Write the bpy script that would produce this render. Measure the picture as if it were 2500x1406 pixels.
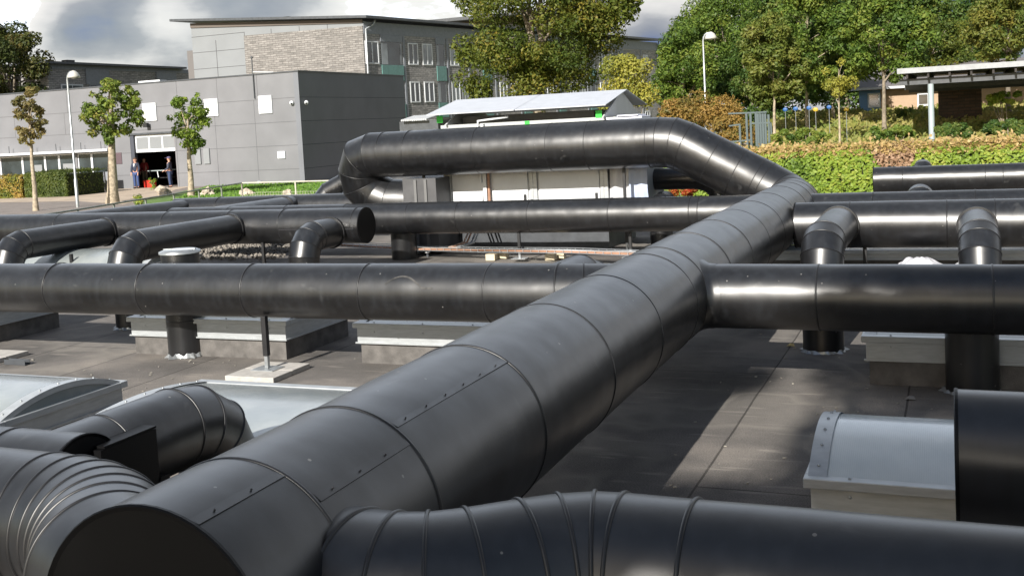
import bpy, bmesh, math, random
import numpy as np
from mathutils import Vector, Matrix, noise
R = math.radians
random.seed(7)
for o in list(bpy.data.objects): bpy.data.objects.remove(o)
SC = bpy.context.scene
COL = SC.collection
H = 2.0            # eye height above the roof, metres
G = -0.54          # street level
# ------------------------------------------------------------------ camera
FPX = 2630.0; CX, CY = 1250.0, 500.0
def _ray(x, y): return np.array([x-CX, y-CY, FPX])
def _hz(x): return 304-0.052*(x-1250)
_n = np.cross(_ray(0, _hz(0)), _ray(2500, _hz(2500))); _n /= np.linalg.norm(_n)
if _n[1] > 0: _n = -_n
_dy = _ray(2333, _hz(2333)); _dy /= np.linalg.norm(_dy)
_dx = np.cross(_dy, _n); _dx /= np.linalg.norm(_dx)
if _dx[0] < 0: _dx = -_dx
RM = np.array([_dx, _dy, _n])
cam_d = bpy.data.cameras.new('camera'); cam = bpy.data.objects.new('camera', cam_d); COL.objects.link(cam)
cam_d.sensor_width = 36; cam_d.lens = FPX/2500*36; cam_d.clip_end = 2000; cam_d.clip_start = 0.05
cam_d.shift_y = -(703-CY)/2500
m = Matrix.Identity(4)
for i in range(3):
    m[i][0] = RM[i, 0]; m[i][1] = -RM[i, 1]; m[i][2] = -RM[i, 2]
m[2][3] = H
cam.matrix_world = m
SC.camera = cam
def _w(x, y): return RM @ _ray(x, y)
def onz(x, y, z): r = _w(x, y); t = (z-H)/r[2]; return Vector((r[0]*t, r[1]*t, z))
def ony(x, y, Y): r = _w(x, y); t = Y/r[1]; return Vector((r[0]*t, Y, H+r[2]*t))
def onx(x, y, X): r = _w(x, y); t = X/r[0]; return Vector((X, r[1]*t, H+r[2]*t))
def dirof(x, y): r = Vector(_w(x, y)); return r.normalized()
# ------------------------------------------------------------------ world, sun, exposure
SUN_EL, SUN_AZ = R(29), R(4)       # light travels towards +Y, a little towards +X
sd = bpy.data.lights.new('sun', 'SUN'); sd.energy = 5.0; sd.angle = R(0.5); sd.color = (1.0, 0.955, 0.885)
sun = bpy.data.objects.new('sun', sd); COL.objects.link(sun)
trav = Vector((math.sin(SUN_AZ)*math.cos(SUN_EL), math.cos(SUN_AZ)*math.cos(SUN_EL), -math.sin(SUN_EL)))
sun.rotation_euler = trav.to_track_quat('-Z', 'Y').to_euler()
sun.location = (-3, -30, 30)
wd = bpy.data.worlds.new("World"); SC.world = wd; wd.use_nodes = True
N = wd.node_tree.nodes; L = wd.node_tree.links
bg = N['Background']; bg.inputs[1].default_value = 0.07
sky = N.new('ShaderNodeTexSky'); sky.sky_type = 'NISHITA'; sky.sun_disc = False
sky.sun_elevation = SUN_EL; sky.sun_rotation = math.pi+SUN_AZ; sky.air_density = 1.2; sky.dust_density = 1.5
def wmath(op, a, b=None, c=None):
    n = N.new('ShaderNodeMath'); n.operation = op
    for i, v in enumerate((a, b, c)):
        if v is None: continue
        if isinstance(v, (int, float)): n.inputs[i].default_value = v
        else: L.new(v, n.inputs[i])
    return n.outputs[0]
tc = N.new('ShaderNodeTexCoord')
mp = N.new('ShaderNodeMapping'); mp.inputs['Scale'].default_value = (1, 1, 2.6); mp.inputs['Location'].default_value = (3.1, 0.4, 0.2)
L.new(tc.outputs['Generated'], mp.inputs[0])
n1 = N.new('ShaderNodeTexNoise'); n1.inputs['Scale'].default_value = 5.5; n1.inputs['Detail'].default_value = 8; n1.inputs['Roughness'].default_value = 0.55
L.new(mp.outputs[0], n1.inputs[0])
cr = N.new('ShaderNodeValToRGB')
e = cr.color_ramp.elements
e[0].position = 0.10; e[0].color = (.85, 1.15, 2.0, 1); e[1].position = 0.66; e[1].color = (4.9, 4.8, 4.65, 1)
for p_, c_ in ((.27, (1.55, 1.7, 2.0)), (.40, (2.1, 2.2, 2.4)), (.50, (3.7, 3.7, 3.7)), (.70, (7.6, 8.3, 9.4)), (.95, (10.5, 11.6, 13.2))):
    x_ = e.new(p_); x_.color = (*c_, 1)
def lump(px, py, s, dep):
    d = dirof(px, py)
    v = N.new('ShaderNodeVectorMath'); v.operation = 'DISTANCE'
    L.new(tc.outputs['Generated'], v.inputs[0]); v.inputs[1].default_value = d
    a = wmath('MULTIPLY', v.outputs['Value'], 1/s)
    a = wmath('SUBTRACT', 1.0, a); a = wmath('MAXIMUM', a, 0.0)
    return wmath('MULTIPLY', a, dep)
f = n1.outputs['Fac']
sz = N.new('ShaderNodeSeparateXYZ'); L.new(tc.outputs['Generated'], sz.inputs[0])
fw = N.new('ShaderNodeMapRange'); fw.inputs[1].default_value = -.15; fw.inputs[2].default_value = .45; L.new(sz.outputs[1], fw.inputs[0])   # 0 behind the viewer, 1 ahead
hi = N.new('ShaderNodeMapRange'); hi.inputs[1].default_value = .125; hi.inputs[2].default_value = .22; hi.inputs[4].default_value = .42; L.new(sz.outputs[2], hi.inputs[0])  # bright band added in the unseen sky above the frame, lightening duct tops
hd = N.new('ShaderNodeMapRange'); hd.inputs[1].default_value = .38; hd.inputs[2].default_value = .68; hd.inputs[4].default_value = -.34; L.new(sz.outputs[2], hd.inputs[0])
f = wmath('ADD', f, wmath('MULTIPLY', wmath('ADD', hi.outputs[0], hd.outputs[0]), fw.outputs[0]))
hx = N.new('ShaderNodeMapRange'); hx.inputs[1].default_value = -.15; hx.inputs[2].default_value = .35; hx.inputs[4].default_value = -.30; L.new(sz.outputs[0], hx.inputs[0])   # unseen sky darkened to the right, so the duct's side reflects less
hz_ = N.new('ShaderNodeMapRange'); hz_.inputs[1].default_value = .13; hz_.inputs[2].default_value = .25; L.new(sz.outputs[2], hz_.inputs[0])
f = wmath('ADD', f, wmath('MULTIPLY', hx.outputs[0], hz_.outputs[0]))
f = wmath('ADD', f, .05)
for a in ((265, 55, .042, .42), (160, 80, .034, .34), (560, 15, .05, .16), (720, 5, .05, .14), (400, 165, .04, .12), (250, 140, .03, .08), (1590, 110, .055, .62), (2370, 40, .08, .6)):
    f = wmath('SUBTRACT', f, lump(*a))
for a in ((60, 20, .09, .2), (420, 60, .05, .12), (330, 150, .05, .08), (900, 10, .09, .12), (1560, 20, .05, .16), (1640, 60, .05, .1)):
    f = wmath('ADD', f, lump(*a))
L.new(f, cr.inputs[0])
mx = N.new('ShaderNodeMixRGB'); sks = N.new('ShaderNodeVectorMath'); sks.operation = 'SCALE'; sks.inputs['Scale'].default_value = .95; L.new(sky.outputs[0], sks.inputs[0]); L.new(sks.outputs[0], mx.inputs[1]); L.new(cr.outputs[0], mx.inputs[2])
n2 = N.new('ShaderNodeTexNoise'); n2.inputs['Scale'].default_value = 2.2; n2.inputs['Detail'].default_value = 5
L.new(mp.outputs[0], n2.inputs[0])
mr = N.new('ShaderNodeMapRange'); mr.inputs[1].default_value = .40; mr.inputs[2].default_value = .5; mr.inputs[3].default_value = 0.9; mr.inputs[4].default_value = 1.0
L.new(n2.outputs['Fac'], mr.inputs[0])
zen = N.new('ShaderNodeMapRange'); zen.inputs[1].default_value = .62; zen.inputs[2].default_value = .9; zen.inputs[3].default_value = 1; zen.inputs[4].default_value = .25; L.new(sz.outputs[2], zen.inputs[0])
fb = N.new('ShaderNodeMapRange'); fb.inputs[1].default_value = -.15; fb.inputs[2].default_value = .3; fb.inputs[3].default_value = .2; L.new(sz.outputs[1], fb.inputs[0])  # cloud cut back in the unseen sky behind, to deepen the shade
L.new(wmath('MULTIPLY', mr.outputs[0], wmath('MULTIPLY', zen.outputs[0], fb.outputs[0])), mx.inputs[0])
lo = N.new('ShaderNodeMapRange'); lo.inputs[1].default_value = .14; lo.inputs[2].default_value = .3; lo.inputs[3].default_value = 1.7; lo.inputs[4].default_value = 1.0; L.new(sz.outputs[2], lo.inputs[0])
glow = N.new('ShaderNodeVectorMath'); glow.operation = 'SCALE'; L.new(mx.outputs[0], glow.inputs[0]); L.new(lo.outputs[0], glow.inputs['Scale'])
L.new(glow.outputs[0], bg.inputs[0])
SC.view_settings.view_transform = 'Standard'; SC.view_settings.look = 'None'
SC.view_settings.exposure = 0.7; SC.view_settings.gamma = 1.0
SC.render.engine = 'CYCLES'
SC.cycles.max_bounces = 6; SC.cycles.diffuse_bounces = 3; SC.cycles.glossy_bounces = 3; SC.cycles.transmission_bounces = 4
SC.cycles.use_denoising = True

# ------------------------------------------------------------------ materials
def mat(name, col, rough=0.7, metal=0.0, spec=0.5, var=0.0, vscale=6.0, bump=0.0, bscale=40.0, col2=None, detail=6, dust=0.0, stretch=None):
    M_ = bpy.data.materials.new(name); M_.use_nodes = True
    t = M_.node_tree; n = t.nodes; l = t.links; b = n['Principled BSDF']
    b.inputs['Base Color'].default_value = (*col, 1); b.inputs['Roughness'].default_value = rough
    b.inputs['Metallic'].default_value = metal; b.inputs['Specular IOR Level'].default_value = spec
    tc = n.new('ShaderNodeTexCoord'); src = tc.outputs['Object']
    if stretch:
        mp = n.new('ShaderNodeMapping'); mp.inputs['Scale'].default_value = stretch; l.new(src, mp.inputs[0]); src = mp.outputs[0]
    if var or col2:
        no = n.new('ShaderNodeTexNoise'); no.inputs['Scale'].default_value = vscale; no.inputs['Detail'].default_value = detail
        l.new(src, no.inputs[0])
        r = n.new('ShaderNodeValToRGB'); r.color_ramp.elements[0].position = .33; r.color_ramp.elements[1].position = .67
        c2 = col2 if col2 else tuple(min(1, c*(1+var)) for c in col); c1 = col if col2 else tuple(c*(1-var) for c in col)
        r.color_ramp.elements[0].color = (*c1, 1); r.color_ramp.elements[1].color = (*c2, 1)
        l.new(no.outputs['Fac'], r.inputs[0]); l.new(r.outputs[0], b.inputs['Base Color'])
    if bump:
        no2 = n.new('ShaderNodeTexNoise'); no2.inputs['Scale'].default_value = bscale; no2.inputs['Detail'].default_value = 4
        l.new(src, no2.inputs[0]); bp = n.new('ShaderNodeBump'); bp.inputs['Strength'].default_value = 1; bp.inputs['Distance'].default_value = bump
        l.new(no2.outputs['Fac'], bp.inputs['Height']); l.new(bp.outputs[0], b.inputs['Normal'])
    return M_
def duct_mat():
    M_ = bpy.data.materials.new('black_duct_sheet'); M_.use_nodes = True
    t = M_.node_tree; n = t.nodes; l = t.links; b = n['Principled BSDF']
    g = n.new('ShaderNodeNewGeometry'); P = g.outputs['Position']
    # dust film: broad cloudy variation
    a = n.new('ShaderNodeTexNoise'); a.inputs['Scale'].default_value = 2.3; a.inputs['Detail'].default_value = 7; l.new(P, a.inputs[0])
    r = n.new('ShaderNodeValToRGB'); r.color_ramp.elements[0].position = .35; r.color_ramp.elements[1].position = .7
    r.color_ramp.elements[0].color = (.0045, .0045, .005, 1); r.color_ramp.elements[1].color = (.010, .010, .011, 1)
    l.new(a.outputs['Fac'], r.inputs[0])
    # specks
    v = n.new('ShaderNodeTexVoronoi'); v.inputs['Scale'].default_value = 14; l.new(P, v.inputs[0])
    s = n.new('ShaderNodeMath'); s.operation = 'LESS_THAN'; s.inputs[1].default_value = .085; l.new(v.outputs['Distance'], s.inputs[0])
    s2 = n.new('ShaderNodeSeparateColor'); l.new(v.outputs['Color'], s2.inputs[0])
    s3 = n.new('ShaderNodeMath'); s3.operation = 'GREATER_THAN'; s3.inputs[1].default_value = .9; l.new(s2.outputs[0], s3.inputs[0])
    s4 = n.new('ShaderNodeMath'); s4.operation = 'MULTIPLY'; l.new(s.outputs[0], s4.inputs[0]); l.new(s3.outputs[0], s4.inputs[1])
    s5 = n.new('ShaderNodeMath'); s5.operation = 'MULTIPLY'; s5.inputs[1].default_value = .55; l.new(s4.outputs[0], s5.inputs[0])
    mx = n.new('ShaderNodeMixRGB'); l.new(s5.outputs[0], mx.inputs[0]); l.new(r.outputs[0], mx.inputs[1]); mx.inputs[2].default_value = (.28, .27, .25, 1)
    # dust on upward faces, its blue-grey painting sky sheen too; rain streaks on sides
    sn = n.new('ShaderNodeSeparateXYZ'); l.new(g.outputs['Normal'], sn.inputs[0])
    um = n.new('ShaderNodeMapRange'); um.interpolation_type = 'SMOOTHSTEP'; um.inputs[1].default_value = .1; um.inputs[2].default_value = .95; l.new(sn.outputs[2], um.inputs[0])
    dn = n.new('ShaderNodeTexNoise'); dn.inputs['Scale'].default_value = 1.6; dn.inputs['Detail'].default_value = 9; dn.inputs['Roughness'].default_value = .65; l.new(P, dn.inputs[0])
    dm = n.new('ShaderNodeMapRange'); dm.inputs[1].default_value = .3; dm.inputs[2].default_value = .75; dm.inputs[3].default_value = .15; dm.inputs[4].default_value = 1.0; l.new(dn.outputs['Fac'], dm.inputs[0])
    mps = n.new('ShaderNodeMapping'); mps.inputs['Scale'].default_value = (9, 9, .9); l.new(P, mps.inputs[0])
    sk = n.new('ShaderNodeTexNoise'); sk.inputs['Scale'].default_value = 2.2; sk.inputs['Detail'].default_value = 5; l.new(mps.outputs[0], sk.inputs[0])
    sm_ = n.new('ShaderNodeMapRange'); sm_.inputs[1].default_value = .45; sm_.inputs[2].default_value = .75; sm_.inputs[3].default_value = .0; sm_.inputs[4].default_value = .14; l.new(sk.outputs['Fac'], sm_.inputs[0])
    q1 = n.new('ShaderNodeMath'); q1.operation = 'MULTIPLY'; l.new(um.outputs[0], q1.inputs[0]); l.new(dm.outputs[0], q1.inputs[1])
    q2 = n.new('ShaderNodeMath'); q2.operation = 'MULTIPLY_ADD'; l.new(q1.outputs[0], q2.inputs[0]); q2.inputs[1].default_value = .22; l.new(sm_.outputs[0], q2.inputs[2])
    md = n.new('ShaderNodeMixRGB'); l.new(q2.outputs[0], md.inputs[0]); l.new(mx.outputs[0], md.inputs[1]); md.inputs[2].default_value = (.058, .066, .077, 1)
    # chalky handling scuffs
    wv = n.new('ShaderNodeTexVoronoi'); wv.feature = 'DISTANCE_TO_EDGE'; wv.inputs['Scale'].default_value = 1.1; l.new(dn.outputs['Color'], wv.inputs[0])
    sc1 = n.new('ShaderNodeTexNoise'); sc1.inputs['Scale'].default_value = 3.4; sc1.inputs['Detail'].default_value = 10; sc1.inputs['Distortion'].default_value = 1.6; l.new(P, sc1.inputs[0])
    sc2 = n.new('ShaderNodeMapRange'); sc2.inputs[1].default_value = .67; sc2.inputs[2].default_value = .72; sc2.inputs[4].default_value = .22; l.new(sc1.outputs['Fac'], sc2.inputs[0])
    mc = n.new('ShaderNodeMixRGB'); l.new(sc2.outputs[0], mc.inputs[0]); l.new(md.outputs[0], mc.inputs[1]); mc.inputs[2].default_value = (.09, .09, .088, 1)
    l.new(mc.outputs[0], b.inputs['Base Color'])
    b.inputs['Specular IOR Level'].default_value = 0.5; b.inputs['IOR'].default_value = 1.66
    rr = n.new('ShaderNodeMapRange'); rr.inputs[3].default_value = .30; rr.inputs[4].default_value = .40
    a2 = n.new('ShaderNodeTexNoise'); a2.inputs['Scale'].default_value = 5; a2.inputs['Detail'].default_value = 6; l.new(P, a2.inputs[0])
    l.new(a2.outputs['Fac'], rr.inputs[0]); l.new(rr.outputs[0], b.inputs['Roughness'])
    # shallow dents + orange-peel grain
    d1 = n.new('ShaderNodeTexNoise'); d1.inputs['Scale'].default_value = 2.6; d1.inputs['Detail'].default_value = 1.5; l.new(P, d1.inputs[0])
    b1 = n.new('ShaderNodeBump'); b1.inputs['Distance'].default_value = .013; b1.inputs['Strength'].default_value = 1; l.new(d1.outputs['Fac'], b1.inputs['Height'])
    d2 = n.new('ShaderNodeTexNoise'); d2.inputs['Scale'].default_value = 260; d2.inputs['Detail'].default_value = 2; l.new(P, d2.inputs[0])
    b2 = n.new('ShaderNodeBump'); b2.inputs['Distance'].default_value = .00012; l.new(d2.outputs['Fac'], b2.inputs['Height']); l.new(b1.outputs[0], b2.inputs['Normal'])
    l.new(b2.outputs[0], b.inputs['Normal'])
    return M_
DUCT = duct_mat()
CAPM = mat('shade_black_cap', (.003, .003, .0035), .5, spec=.2)  # black caps, darkened further in colour to stand in for shade
SEAM = mat('black_seam_band', (.010, .010, .011), .42, var=.3, spec=.6)
RIVET = mat('dull_rivet', (.05, .05, .055), .4, metal=.6)
GALV = mat('galvanised_steel', (.42, .44, .45), .42, metal=.75, var=.14, vscale=14)
ALU = mat('mill_aluminium', (.42, .44, .45), .42, metal=.35, var=.10, vscale=9, stretch=(1, 1, 6))
BLACKP = mat('black_painted_steel', (.014, .014, .015), .5, var=.3)
CONC = mat('pale_concrete', (.42, .40, .37), .9, var=.12, vscale=18, bump=.003, bscale=90)
FELT = mat('curb_felt', (.12, .112, .105), .92, var=.28, vscale=9, bump=.004, bscale=160)
def roof_mat():
    M_ = bpy.data.materials.new('bitumen_roof_felt'); M_.use_nodes = True
    t = M_.node_tree; n = t.nodes; l = t.links; b = n['Principled BSDF']
    g = n.new('ShaderNodeNewGeometry'); P = g.outputs['Position']
    a = n.new('ShaderNodeTexNoise'); a.inputs['Scale'].default_value = .9; a.inputs['Detail'].default_value = 9; a.inputs['Roughness'].default_value = .62; l.new(P, a.inputs[0])
    r = n.new('ShaderNodeValToRGB'); el = r.color_ramp.elements; el[0].position = .34; el[1].position = .7
    el[0].color = (.08, .075, .07, 1); el[1].color = (.24, .215, .188, 1); z = el.new(.52); z.color = (.145, .133, .121, 1)
    l.new(a.outputs['Fac'], r.inputs[0])
    sp = n.new('ShaderNodeTexNoise'); sp.inputs['Scale'].default_value = 120; sp.inputs['Detail'].default_value = 3; l.new(P, sp.inputs[0])
    rs = n.new('ShaderNodeMapRange'); rs.inputs[1].default_value = .35; rs.inputs[2].default_value = .65; rs.inputs[3].default_value = .72; rs.inputs[4].default_value = 1.28; l.new(sp.outputs['Fac'], rs.inputs[0])
    m1 = n.new('ShaderNodeVectorMath'); m1.operation = 'SCALE'; l.new(r.outputs[0], m1.inputs[0]); l.new(rs.outputs[0], m1.inputs['Scale'])
    # pale stretched scuffs and dried puddle marks
    mps = n.new('ShaderNodeMapping'); mps.inputs['Scale'].default_value = (.8, 5, 1); l.new(P, mps.inputs[0])
    st = n.new('ShaderNodeTexNoise'); st.inputs['Scale'].default_value = 2.2; st.inputs['Detail'].default_value = 8; l.new(mps.outputs[0], st.inputs[0])
    ss = n.new('ShaderNodeMapRange'); ss.inputs[1].default_value = .60; ss.inputs[2].default_value = .74; ss.inputs[4].default_value = .45; l.new(st.outputs['Fac'], ss.inputs[0])
    m2 = n.new('ShaderNodeMixRGB'); l.new(ss.outputs[0], m2.inputs[0]); l.new(m1.outputs[0], m2.inputs[1]); m2.inputs[2].default_value = (.40, .36, .31, 1)
    pn = n.new('ShaderNodeTexNoise'); pn.inputs['Scale'].default_value = .55; pn.inputs['Detail'].default_value = 3; l.new(P, pn.inputs[0])
    pr_ = n.new('ShaderNodeValToRGB'); pe = pr_.color_ramp.elements; pe[0].position = .50; pe[0].color = (0, 0, 0, 1); pe[1].position = .60; pe[1].color = (.25, .25, .25, 1); pz = pe.new(.535); pz.color = (.55, .55, .55, 1); pz = pe.new(.55); pz.color = (.2, .2, .2, 1)
    l.new(pn.outputs['Fac'], pr_.inputs[0])
    m2b = n.new('ShaderNodeMixRGB'); l.new(pr_.outputs[0], m2b.inputs[0]); l.new(m2.outputs[0], m2b.inputs[1]); m2b.inputs[2].default_value = (.24, .22, .19, 1); m2 = m2b
    # lapped sheets one metre wide running along Y
    mp = n.new('ShaderNodeMapping'); mp.inputs['Rotation'].default_value = (0, 0, R(90)); mp.inputs['Location'].default_value = (0.4, .33, 0); l.new(P, mp.inputs[0])
    wv = n.new('ShaderNodeTexNoise'); wv.inputs['Scale'].default_value = 1.5; l.new(P, wv.inputs[0])
    ws = n.new('ShaderNodeVectorMath'); ws.operation = 'SCALE'; ws.inputs['Scale'].default_value = .02; l.new(wv.outputs['Color'], ws.inputs[0])
    wa = n.new('ShaderNodeVectorMath'); l.new(mp.outputs[0], wa.inputs[0]); l.new(ws.outputs[0], wa.inputs[1])
    br = n.new('ShaderNodeTexBrick'); br.inputs['Scale'].default_value = 1; br.inputs['Brick Width'].default_value = 5.2; br.inputs['Row Height'].default_value = 1.0
    br.inputs['Mortar Size'].default_value = .007; br.inputs['Mortar Smooth'].default_value = .2; br.inputs['Color1'].default_value = (1.1, 1.1, 1.1, 1); br.inputs['Color2'].default_value = (.86, .86, .88, 1); br.inputs['Mortar'].default_value = (.42, .42, .42, 1)
    l.new(wa.outputs[0], br.inputs[0])
    m3 = n.new('ShaderNodeMixRGB'); m3.blend_type = 'MULTIPLY'; m3.inputs[0].default_value = 1; l.new(m2.outputs[0], m3.inputs[1]); l.new(br.outputs[0], m3.inputs[2])
    l.new(m3.outputs[0], b.inputs['Base Color']); b.inputs['Roughness'].default_value = .88; b.inputs['Specular IOR Level'].default_value = .3
    bp = n.new('ShaderNodeBump'); bp.inputs['Distance'].default_value = .004; l.new(sp.outputs['Fac'], bp.inputs['Height'])
    bq = n.new('ShaderNodeBump'); bq.inputs['Distance'].default_value = .012; bq.invert = False; l.new(br.outputs['Color'], bq.inputs['Height']); l.new(bp.outputs[0], bq.inputs['Normal'])
    l.new(bq.outputs[0], b.inputs['Normal'])
    return M_
ROOF = roof_mat()
def glaze_mat(name, c1, c2):
    M_ = bpy.data.materials.new(name); M_.use_nodes = True
    t = M_.node_tree; n = t.nodes; l = t.links; b = n['Principled BSDF']
    tc = n.new('ShaderNodeTexCoord')
    w = n.new('ShaderNodeTexWave'); w.inputs['Scale'].default_value = 34; w.bands_direction = 'X'; l.new(tc.outputs['Object'], w.inputs[0])
    bp = n.new('ShaderNodeBump'); bp.inputs['Distance'].default_value = .0004; l.new(w.outputs['Fac'], bp.inputs['Height']); l.new(bp.outputs[0], b.inputs['Normal'])
    a = n.new('ShaderNodeTexNoise'); a.inputs['Scale'].default_value = 3; a.inputs['Detail'].default_value = 8; l.new(tc.outputs['Object'], a.inputs[0])
    r = n.new('ShaderNodeValToRGB'); r.color_ramp.elements[0].position = .35; r.color_ramp.elements[1].position = .65
    r.color_ramp.elements[0].color = (*c1, 1); r.color_ramp.elements[1].color = (*c2, 1); l.new(a.outputs['Fac'], r.inputs[0]); l.new(r.outputs[0], b.inputs['Base Color'])
    b.inputs['Roughness'].default_value = .25; b.inputs['Coat Weight'].default_value = .3; b.inputs['Coat Roughness'].default_value = .12
    return M_
POLY = glaze_mat('opal_polycarbonate', (.21, .235, .235), (.30, .32, .31))
POLYD = glaze_mat('weathered_polycarbonate', (.48, .53, .54), (.60, .64, .64))
def panel_mat(name, c, lines=None):
    return mat(name, c, .75, var=.05, vscale=1.3)
SCHOOLW = mat('grey_fibre_cement', (.165, .167, .177), .8, var=.09, vscale=.6, detail=10)
SCHOOLD = mat('shaded_side_fibre_cement', (.15, .157, .175), .7, var=.06, vscale=.8)  # front wall grey, darkened and blued to paint in the side's shade
JOINT = mat('dark_joint', (.085, .085, .09), .8)
WHITE = mat('white_paint', (.64, .66, .68), .5, var=.04)
OFFW = mat('off_white_panel', (.48, .49, .50), .5, var=.05)
LGREY = mat('light_grey_board', (.205, .216, .224), .75, var=.05, vscale=.6)
DGREY = mat('dark_grey_metal', (.06, .065, .072), .45, var=.2)
MGREY = mat('mid_grey_board', (.22, .235, .26), .7, var=.1)
TEAL = mat('teal_glass_panel', (.11, .23, .21), .35, var=.12)
def brick_mat(name, c1, c2, mo, sc=1.0):
    M_ = bpy.data.materials.new(name); M_.use_nodes = True
    t = M_.node_tree; n = t.nodes; l = t.links; b = n['Principled BSDF']
    tc = n.new('ShaderNodeTexCoord'); mp = n.new('ShaderNodeMapping'); mp.inputs['Rotation'].default_value = (R(90), 0, 0)
    # brick texture needs running length in x and height in y
    sx = n.new('ShaderNodeSeparateXYZ'); l.new(tc.outputs['Object'], sx.inputs[0])
    ad = n.new('ShaderNodeMath'); l.new(sx.outputs[0], ad.inputs[0]); l.new(sx.outputs[1], ad.inputs[1])
    cb = n.new('ShaderNodeCombineXYZ'); l.new(ad.outputs[0], cb.inputs[0]); l.new(sx.outputs[2], cb.inputs[1])
    br = n.new('ShaderNodeTexBrick'); br.inputs['Scale'].default_value = sc; br.inputs['Brick Width'].default_value = .46; br.inputs['Row Height'].default_value = .14; br.inputs['Mortar Size'].default_value = .018
    br.inputs['Color1'].default_value = (*c1, 1); br.inputs['Color2'].default_value = (*c2, 1); br.inputs['Mortar'].default_value = (*mo, 1); br.inputs['Bias'].default_value = -.1
    l.new(cb.outputs[0], br.inputs[0])
    a = n.new('ShaderNodeTexNoise'); a.inputs['Scale'].default_value = 3; a.inputs['Detail'].default_value = 9; a.inputs['Roughness'].default_value = .7
    mq = n.new('ShaderNodeMapping'); mq.inputs['Scale'].default_value = (.7, .7, 4); l.new(tc.outputs['Object'], mq.inputs[0]); l.new(mq.outputs[0], a.inputs[0])
    ma = n.new('ShaderNodeMapRange'); ma.inputs[1].default_value = .3; ma.inputs[2].default_value = .7; ma.inputs[3].default_value = .6; ma.inputs[4].default_value = 1.35; l.new(a.outputs['Fac'], ma.inputs[0])
    s = n.new('ShaderNodeVectorMath'); s.operation = 'SCALE'; l.new(br.outputs[0], s.inputs[0]); l.new(ma.outputs[0], s.inputs['Scale'])
    l.new(s.outputs[0], b.inputs['Base Color']); b.inputs['Roughness'].default_value = .9
    return M_
BRICK = brick_mat('grey_brown_brick', (.25, .235, .22), (.16, .152, .143), (.12, .11, .10))
BRICKD = brick_mat('dark_brown_brick', (.37, .35, .335), (.24, .23, .225), (.15, .15, .15))
BRICKR = brick_mat('old_brown_brick', (.10, .065, .05), (.07, .05, .045), (.05, .045, .04))
def glass_mat(name, col, rough=.08):
    M_ = mat(name, col, rough, spec=.9, var=.5, vscale=.7, detail=3); return M_
GLASS = glass_mat('dark_window_glass', (.035, .045, .05))
GLASSL = glass_mat('curtained_window_glass', (.17, .19, .20), .15)
ASPH = mat('street_asphalt', (.21, .18, .16), .9, var=.14, vscale=1.6, bump=.004, bscale=60)
SAND = mat('sandy_paving', (.42, .34, .26), .92, var=.16, vscale=1.2)
EARTH = mat('dry_ground', (.20, .18, .09), .95, col2=(.12, .15, .04), vscale=.5)
LAWN = mat('lawn_green', (.07, .14, .02), .95, col2=(.12, .2, .035), vscale=3)
BARK = mat('grey_brown_bark', (.21, .175, .13), .95, var=.35, vscale=7, bump=.02, bscale=12)
BARKP = mat('pale_bark', (.33, .275, .20), .95, var=.35, vscale=9, bump=.02, bscale=12)
ROCK = mat('pale_boulder', (.42, .36, .29), .95, var=.25, vscale=5, bump=.03, bscale=7)
def leaf_mat(name, cols, trans=.35):
    M_ = bpy.data.materials.new(name); M_.use_nodes = True
    t = M_.node_tree; n = t.nodes; l = t.links
    for x in list(n): n.remove(x)
    o = n.new('ShaderNodeOutputMaterial'); a = n.new('ShaderNodeAttribute'); a.attribute_name = 'tone'
    r = n.new('ShaderNodeValToRGB'); el = r.color_ramp.elements
    el[0].color = (*cols[0], 1); el[1].color = (*cols[-1], 1)
    for i, c in enumerate(cols[1:-1]): z = el.new((i+1)/(len(cols)-1)); z.color = (*c, 1)
    l.new(a.outputs['Fac'], r.inputs[0])
    d = n.new('ShaderNodeBsdfPrincipled'); d.inputs['Roughness'].default_value = .55; d.inputs['Specular IOR Level'].default_value = .35; l.new(r.outputs[0], d.inputs['Base Color'])
    tr = n.new('ShaderNodeBsdfTranslucent'); l.new(r.outputs[0], tr.inputs[0])
    m = n.new('ShaderNodeMixShader'); m.inputs[0].default_value = trans; l.new(d.outputs[0], m.inputs[1]); l.new(tr.outputs[0], m.inputs[2]); l.new(m.outputs[0], o.inputs[0])
    return M_
LF_OAK = leaf_mat('olive_leaves', [(.045, .075, .012), (.085, .115, .016), (.14, .155, .022), (.24, .185, .03)])
LF_GRN = leaf_mat('green_leaves', [(.045, .09, .014), (.09, .15, .022), (.15, .21, .03), (.23, .25, .045)])
LF_DRK = leaf_mat('dark_green_leaves', [(.03, .07, .015), (.06, .115, .02), (.11, .16, .03), (.18, .19, .04)])
LF_YEL = leaf_mat('yellow_green_leaves', [(.17, .19, .03), (.30, .29, .045), (.40, .35, .06)])
LF_ORG = leaf_mat('autumn_orange_leaves', [(.13, .12, .03), (.26, .17, .04), (.36, .22, .06)])
LF_HDG = leaf_mat('bright_hedge_leaves', [(.08, .14, .02), (.17, .26, .03), (.26, .35, .045), (.37, .38, .07)])
LF_TWG = leaf_mat('rusty_hedge_top_twigs', [(.32, .26, .08), (.46, .31, .13), (.55, .42, .20)])
LF_BRN = leaf_mat('withered_brown_leaves', [(.28, .17, .10), (.42, .27, .17), (.50, .34, .22)])
LF_RED = leaf_mat('red_autumn_leaves', [(.35, .03, .015), (.42, .07, .02), (.40, .16, .03), (.22, .20, .03)])
LF_GRS = leaf_mat('meadow_stalks', [(.12, .17, .03), (.25, .25, .06), (.40, .32, .13)])

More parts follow.
